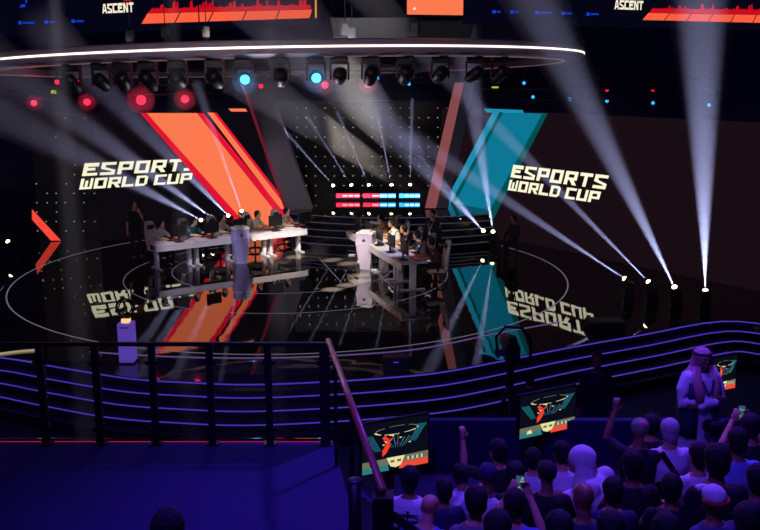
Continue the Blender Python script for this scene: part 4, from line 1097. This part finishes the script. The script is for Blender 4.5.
for (px, py, Y, lab, kind, shirt, sl, yaw, hr) in S:
    SP_[(px, py)] = spectator(px, py, Y, lab, kind, shirt, sl, yaw, None if hr is None else 'short', skin=random.choice(['tan', 'brown']), hairmat=HGREY if hr == 'grey' else None)
hs_ = pose('stand_chin')['head'].z
Yp = (PZ+hs_-H)*ray(168, 531).y/ray(168, 531).z; pp = ony(168, 531, Yp)
person('dark haired person on the purple platform, only top of head in view', 'stand_chin', (pp.x, pp.y, PZ), PI, CN, 'long', skin='tan')
# caps
def cap(t, kind, m, label):
    hc = pose(kind)['head']; mb = MB(); mb.ball(hc+V((0, .01, .045)), (.089, .105, .085), 20, 12)
    mb.rings([ell(hc+V((0, -.1-.07*k, .05-.01*k)), .075-.02*k, .03-.012*k, 1.4, 12) for k in (0, 1)])
    mb.build('cap', m, t)['label'] = label
cap(SP_[(488, 476)], 'sit', CN, 'dark blue cap'); cap(SP_[(547, 474)], 'sit', CB, 'black cap'); cap(SP_[(640, 430)], 'sit_raise', cloth('olive_cap', (120, 150, 120)), 'green and pink cap'); cap(SP_[(713, 500)], 'sit', CW, 'white cap')
mb = MB(); hc = pose('sit_raise')['head']; mb.ball(hc+V((-.02, .07, .09)), (.05, .04, .04)); mb.build('cap_patch', cloth('pink', (230, 130, 150)), SP_[(640, 430)])
mb = MB(); hc = pose('sit')['head']; mb.tube([hc+V((.1*math.cos(a), .02+.1*math.sin(a), .02)) for a in [PI*k/12 for k in range(13)]], .018, 8); mb.build('red_band', cloth('red', (180, 50, 50)), SP_[(713, 500)])
mb = MB(); mb.box((.0, .185, .86), (.055, .012, .5), rot=Matrix.Rotation(.6, 3, 'Y')); mb.build('shoulder_strap', CB, SP_[(669, 430)])
for s in (-1, 1): mb = MB(); mb.box((s*.09, .188, .88), (.035, .012, .3)); mb.build('strap', CB, SP_[(488, 476)])
mb = MB()
random.seed(2)
for i in range(22): mb.box((random.uniform(-.1, .1), .192, random.uniform(.7, .97)), (random.uniform(.01, .05), .01, .012), rot=Matrix.Rotation(random.uniform(-.6, .6), 3, 'Y'))
mb.box((0, .192, .83), (.012, .01, .26)); mb.box((0, .192, .76), (.2, .01, .012)); mb.box((0, .192, .88), (.2, .01, .012)); mb.box((0, .192, .94), (.2, .01, .012)); mb.build('shirt_print', CN, SP_[(410, 478)])
mb = MB(); mb.prism([(-.045, .186, .71), (.045, .186, .71), (.045, .186, .725), (.01, .186, .735), (0, .186, .725), (-.045, .186, .732)], (0, .006, 0)); mb.build('shirt_print', CBL, SP_[(632, 464)])
# phones
def phone(t, kind, label):
    J = pose(kind); c = (J['wri'][0]+J['wri'][1])/2+V((0, -.045, .09)); p = t.matrix_basis @ c
    o = thing('phone', label, 'phone', p, t.rotation_euler.z, 'phones held up in the audience')
    mb = MB(); mb.box((0, 0, 0), (.15, .009, .075), rot=Matrix.Rotation(PI/2, 3, 'Y'), bevel=.003); mb.build('case', BLACK, o)
    mb = MB(); mb.box((0, .006, 0), (.066, .003, .14)); mb.build('screen', glow('phone_picture', (50, 95, 120), .8), o)
    mb = MB()
    for i in range(10): mb.box((random.uniform(-.025, .025), .008, random.uniform(-.06, .06)), (.012, .002, .01))
    mb.build('screen_spots', glow('phone_spots', (190, 190, 130), .8), o)
phone(SP_[(515, 503)], 'sit_phone', 'glowing phone held by the person in blue t-shirt')
phone(SP_[(750, 425)], 'sit_phone', 'glowing phone at the right edge')
# raised seating blocks so that everybody's chair stands on something
for i, (x, y, z) in enumerate(PLAT):
    pass

# white hooded spectator
def robe_mesh(kind='sit', head=True, lo=.08):
    J = pose(kind); hc = J['head']; mb = MB()
    mb.rings(spine(J, .03, lo=-.06))
    for i, s in ((0, -1), (1, 1)):
        mb.limb([J['sho'][i]-V((s*.03, 0, 0)), J['sho'][i].lerp(J['elb'][i], .5), J['elb'][i], J['wri'][i]], [.085, .085, .08, .05])
        if kind.startswith('sit'): mb.limb([J['hipj'][i], J['knee'][i], J['ankle'][i]+V((0, 0, .05))], [.13, .11, .13])
    if kind.startswith('stand'):
        mb.rings([ell(V((0, .0, z)), rx, ry) for z, rx, ry in ((.12, .24, .2), (.14, .245, .2), (.5, .22, .18), (.9, .2, .155), (1.0, .19, .15))])
    return remeshed(mb, 'robe', .014, 4)
def scarf_mesh(kind):
    J = pose(kind); hc = J['head']; mb = MB()
    mb.ball(hc+V((0, .025, .03)), (.108, .118, .108), 20, 14)
    mb.rings([ell(hc+V((0, .045+yo, z)), rx, ry) for z, rx, ry, yo in ((.03, .1, .075, 0), (-.1, .125, .08, .02), (-.18, .19, .1, .035), (-.26, .215, .125, .04), (-.42, .2, .13, .045), (-.52, .15, .12, .05))])
    m = remeshed(mb, 'headscarf', .012, 3)
    for v in m.vertices: v.co += V((0, .008, 0))*math.sin(v.co.x*60)*(1 if v.co.y > hc.y else 0)
    return m
def robed(px, py, Y, label, kind, rz, s=1.0, vest=False, scarfmat=None, skin='tan'):
    hd = pose(kind)['head']; Y, zf, s = seat_on_row(px, py, Y, hd.z) if kind.startswith('sit') else (Y, ROWS[6][1], (ony(px, py, Y).z-ROWS[6][1])/hd.z)
    hoff = Matrix.Rotation(rz, 3, 'Z') @ (hd*s); p = ony(px, py, Y); base = V((p.x-hoff.x, p.y-hoff.y, zf))
    t = thing('person', label, 'person', base, rz, scale=s)
    inst('body', cached(body_mesh, kind), t, SK[skin]); inst('robe', cached(robe_mesh, kind), t, CW); inst('headscarf', cached(scarf_mesh, kind), t, scarfmat or CW)
    for q_ in (0, 1): inst('shoe', cached(shoe_mesh, kind, q_), t, DARK)
    for q_ in (-1, 1): inst('eye', cached(eye_mesh, kind, q_), t, EYEM)
    inst('mouth', cached(mouth_mesh, kind), t, LIPS)
    return t, base
h_, b_ = robed(580, 452, 8.0, 'person in white head cloth and white robe seen from behind', 'sit_lean', PI+math.radians(55), 1.08)
aseat(b_, PI+math.radians(55), 'dark chair under the white robed spectator')
# standing man with crossed arms
def check_mat():
    m = bpy.data.materials.new('red_check_cloth'); m.use_nodes = True; nt = m.node_tree; b = nt.nodes['Principled BSDF']
    c = nt.nodes.new('ShaderNodeTexChecker'); c.inputs['Scale'].default_value = 70; c.inputs['Color1'].default_value = (*lin((175, 60, 75)), 1); c.inputs['Color2'].default_value = (*lin((205, 170, 180)), 1)
    tc = nt.nodes.new('ShaderNodeTexCoord'); nt.links.new(tc.outputs['Object'], c.inputs['Vector']); nt.links.new(c.outputs['Color'], b.inputs['Base Color']); b.inputs['Roughness'].default_value = .8; return m
g_, gb = robed(703, 359, 10.6, 'standing man in white robe, red checked head cloth, arms crossed', 'stand_crossed', math.radians(12), 1.03, scarfmat=check_mat(), skin='brown')
hc = pose('stand_crossed')['head']
mb = MB(); mb.tube([hc+V((.103*math.cos(a), .02+.113*math.sin(a), .075)) for a in [2*PI*k/24 for k in range(25)]], .013, 8, caps=False); mb.build('head_cord', CB, g_)
J = pose('stand_crossed'); mb = MB()
R_ = spine(J, .038, lo=-.06); 
vest = MB()
for sx in (-1, 1):
    vest.rings([[V((sx*x, y, z)) for x, y in ((.10*q_, -.165*q_), (.2*q_, -.12*q_), (.235*q_, .0), (.2*q_, .15*q_), (.0, .175*q_), (.0, .155*q_), (.19*q_, .13*q_), (.215*q_, 0), (.19*q_, -.1*q_), (.10*q_, -.15*q_))] for z, q_ in ((.72, 1.02), (.95, 1.0), (1.2, 1.0), (1.38, .95))])
vest.build('waistcoat', CN, g_)
mb = MB(); mb.tube([V((-.07, -.16, 1.42)), V((-.03, -.2, 1.3)), V((0, -.2, 1.24))], .012, 6); mb.tube([V((.07, -.16, 1.42)), V((.03, -.2, 1.3)), V((0, -.2, 1.24))], .012, 6); mb.build('lanyard', CN, g_)
t = thing('camera_bag', 'dark bag with pale label hanging at the standing man', 'bag', g_.matrix_basis @ V((.02, -.27, .92)), math.radians(12))
mb = MB(); mb.box((0, 0, 0), (.24, .1, .15), bevel=.03); mb.build('body', CB, t); mb = MB(); mb.box((.03, -.065, .05), (.18, .01, .05)); mb.build('label_patch', CGY, t)
mb = MB()
for sx in (-1, 1):
    mb.tube([V((sx*.1, -.05, 1.56)), V((sx*.12, -.13, 1.42)), V((sx*.11, -.17, 1.3)), V((sx*.09, -.19, 1.16))], [.05, .055, .06, .045], 10, flat=.35)
    mb.build('scarf_end', check_mat(), g_); mb = MB()
# people and camera gear on the arena floor
def onfloor_person(px, py, Y, label, **k):
    p = ony(px, py, Y); s = (p.z+.9)/1.74; return person(label, 'stand', (p.x, p.y, -.9), **k, s=min(max(s, .9), 1.08))
onfloor_person(598, 354, 14.2, 'standing man in dark suit in front of the steps', rz=math.radians(-20), shirt=CB, sleeve='long', skin='brown')
onfloor_person(530, 372, 14.0, 'crew member in black beside the broadcast camera', rz=math.radians(160), shirt=CB, sleeve='long', skin='brown')
pc = ony(511, 350, 14.0)
t = thing('broadcast_camera', 'black broadcast camera on pedestal in front of the steps', 'camera', (pc.x, pc.y, -.9))
hz_ = pc.z+.9
for k in range(3):
    a = 2*PI*k/3+.5; mb = MB(); mb.tube([(0, 0, hz_-.5), (.4*math.cos(a), .4*math.sin(a), .0)], [.04, .03], 10); mb.build('leg', BLACK, t)
mb = MB(); mb.cyl((0, 0, hz_-.6), (0, 0, hz_-.15), .06); mb.build('column', BLACK, t)
mb = MB(); mb.box((0, 0, hz_), (.24, .5, .3), bevel=.03); mb.box((0, -.1, hz_+.2), (.14, .2, .12), bevel=.02); mb.build('camera_body', BLACK, t)
mb = MB(); mb.cyl((0, .25, hz_), (0, .6, hz_), .1, .12); mb.build('lens', BLACK, t)
mb = MB(); mb.tube([(-.22, -.1, hz_-.1), (-.26, -.1, hz_+.25), (-.12, -.1, hz_+.42), (.15, -.1, hz_+.40), (.3, -.1, hz_+.2), (.3, -.1, hz_-.1)], .025, 8); mb.build('handle_hoop', BLACK, t)
mb = MB(); mb.box((-.22, -.3, hz_+.05), (.16, .04, .11)); mb.build('viewfinder', GREY, t)
# small unit on the stage edge and a floor monitor
p = onz(396, 372); t = thing('stage_monitor', 'dark box with small blue light on the stage edge', 'monitor', (p.x, p.y+.15, 0)); mb = MB(); mb.box((0, 0, .14), (.5, .35, .28), bevel=.02); mb.build('cabinet', mat('cab_navy', (20, 22, 60), .5), t); mb = MB(); mb.box((0, -.18, .2), (.1, .01, .015)); mb.build('status_light', LEDB, t)
p = onz(607, 331); t = thing('stage_monitor', 'low dark equipment box beside the right reflected lettering', 'monitor', (p.x, p.y+.2, 0)); mb = MB(); mb.box((0, 0, .1), (.8, .5, .2), bevel=.02); mb.build('cabinet', DARK, t)
# ------------------------------------------------------------------ lamps of the hall and added fill spots for the ring
AB = (.13, .045, 1.0)
for (x, y, z, pw, tgt, an) in [(4, 14, 11, 5200, (2.5, 7.5, 1.2), 60), (-1, 3, 11, 2200, (2, 8, 1), 60), (-3, 5, 10, 700, (-3, 7, 1.4), 70), (2.5, 9.5, 9, 1300, (4, 10.6, 1.5), 40)]:
    light('SPOT', (x, y, z), pw, AB, .4, tgt, an, .7, name='blue_wash_lamp')
light('SPOT', (2, 12.5, 7), 260, (.6, .06, .5), .3, (2.5, 7.5, 1.5), 50, .8, name='pink_wash_lamp')
for (tx, ty, pw, an, co) in [(-2.9, 26.5, 900, 10, (1, .88, .74)), (-.2, 25.5, 700, 11, (1, .88, .74)), (-5.2, 25.4, 210, 12, (.85, .8, .9)), (.6, 23.4, 300, 11, (.75, .7, 1)), (-.7, 25.0, 350, 3.2, (1, .86, .66))]:
    light('SPOT', (tx-1, 16.5, 9.5), pw*24, co, .1, (tx, ty, .8), an, .6, name='key_lamp')
for tx, ty in [onz(*q_).xy for q_ in ((295, 257), (332, 260), (348, 263.5), (361, 275), (360, 281), (348, 285), (332, 289.5))]:
    light('SPOT', (-6.5, 20.5, 9), 130000, (1, .84, .55), .03, (tx, ty, 0), 3.2, 1.0, name='floor_pool_lamp')
light('SPOT', (0, 16, 9), 2500, (.8, .75, .8), .3, (-3.4, 33, 3), 40, .8, name='column_wash_lamp')
light('SPOT', (-2.5, 21, 2.5), 330, (.82, .82, 1), .4, (-2.5, 19, 5.4), 150, .8, name='ring_underside_fill')  # added fill without a fixture, brightens the heads hung under the ring
light('SPOT', (-3.4, 8, 7.5), 1100, (1, .85, .9), .5, (-3.4, 17, 6.1), 100, .8, name='ring_band_fill')  # added fill without a fixture, lifts the grey of the ring band

# ------------------------------------------------------------------ render look
sc.view_settings.view_transform = 'Standard'; sc.view_settings.look = 'None'; sc.view_settings.gamma = 1; sc.view_settings.exposure = 0
sc.view_settings.use_curve_mapping = False
c = sc.cycles
c.max_bounces = 6; c.diffuse_bounces = 2; c.glossy_bounces = 4; c.transmission_bounces = 4; c.volume_bounces = 0; c.transparent_max_bounces = 24
c.use_denoising = True; c.sample_clamp_indirect = 4; c.sample_clamp_direct = 0
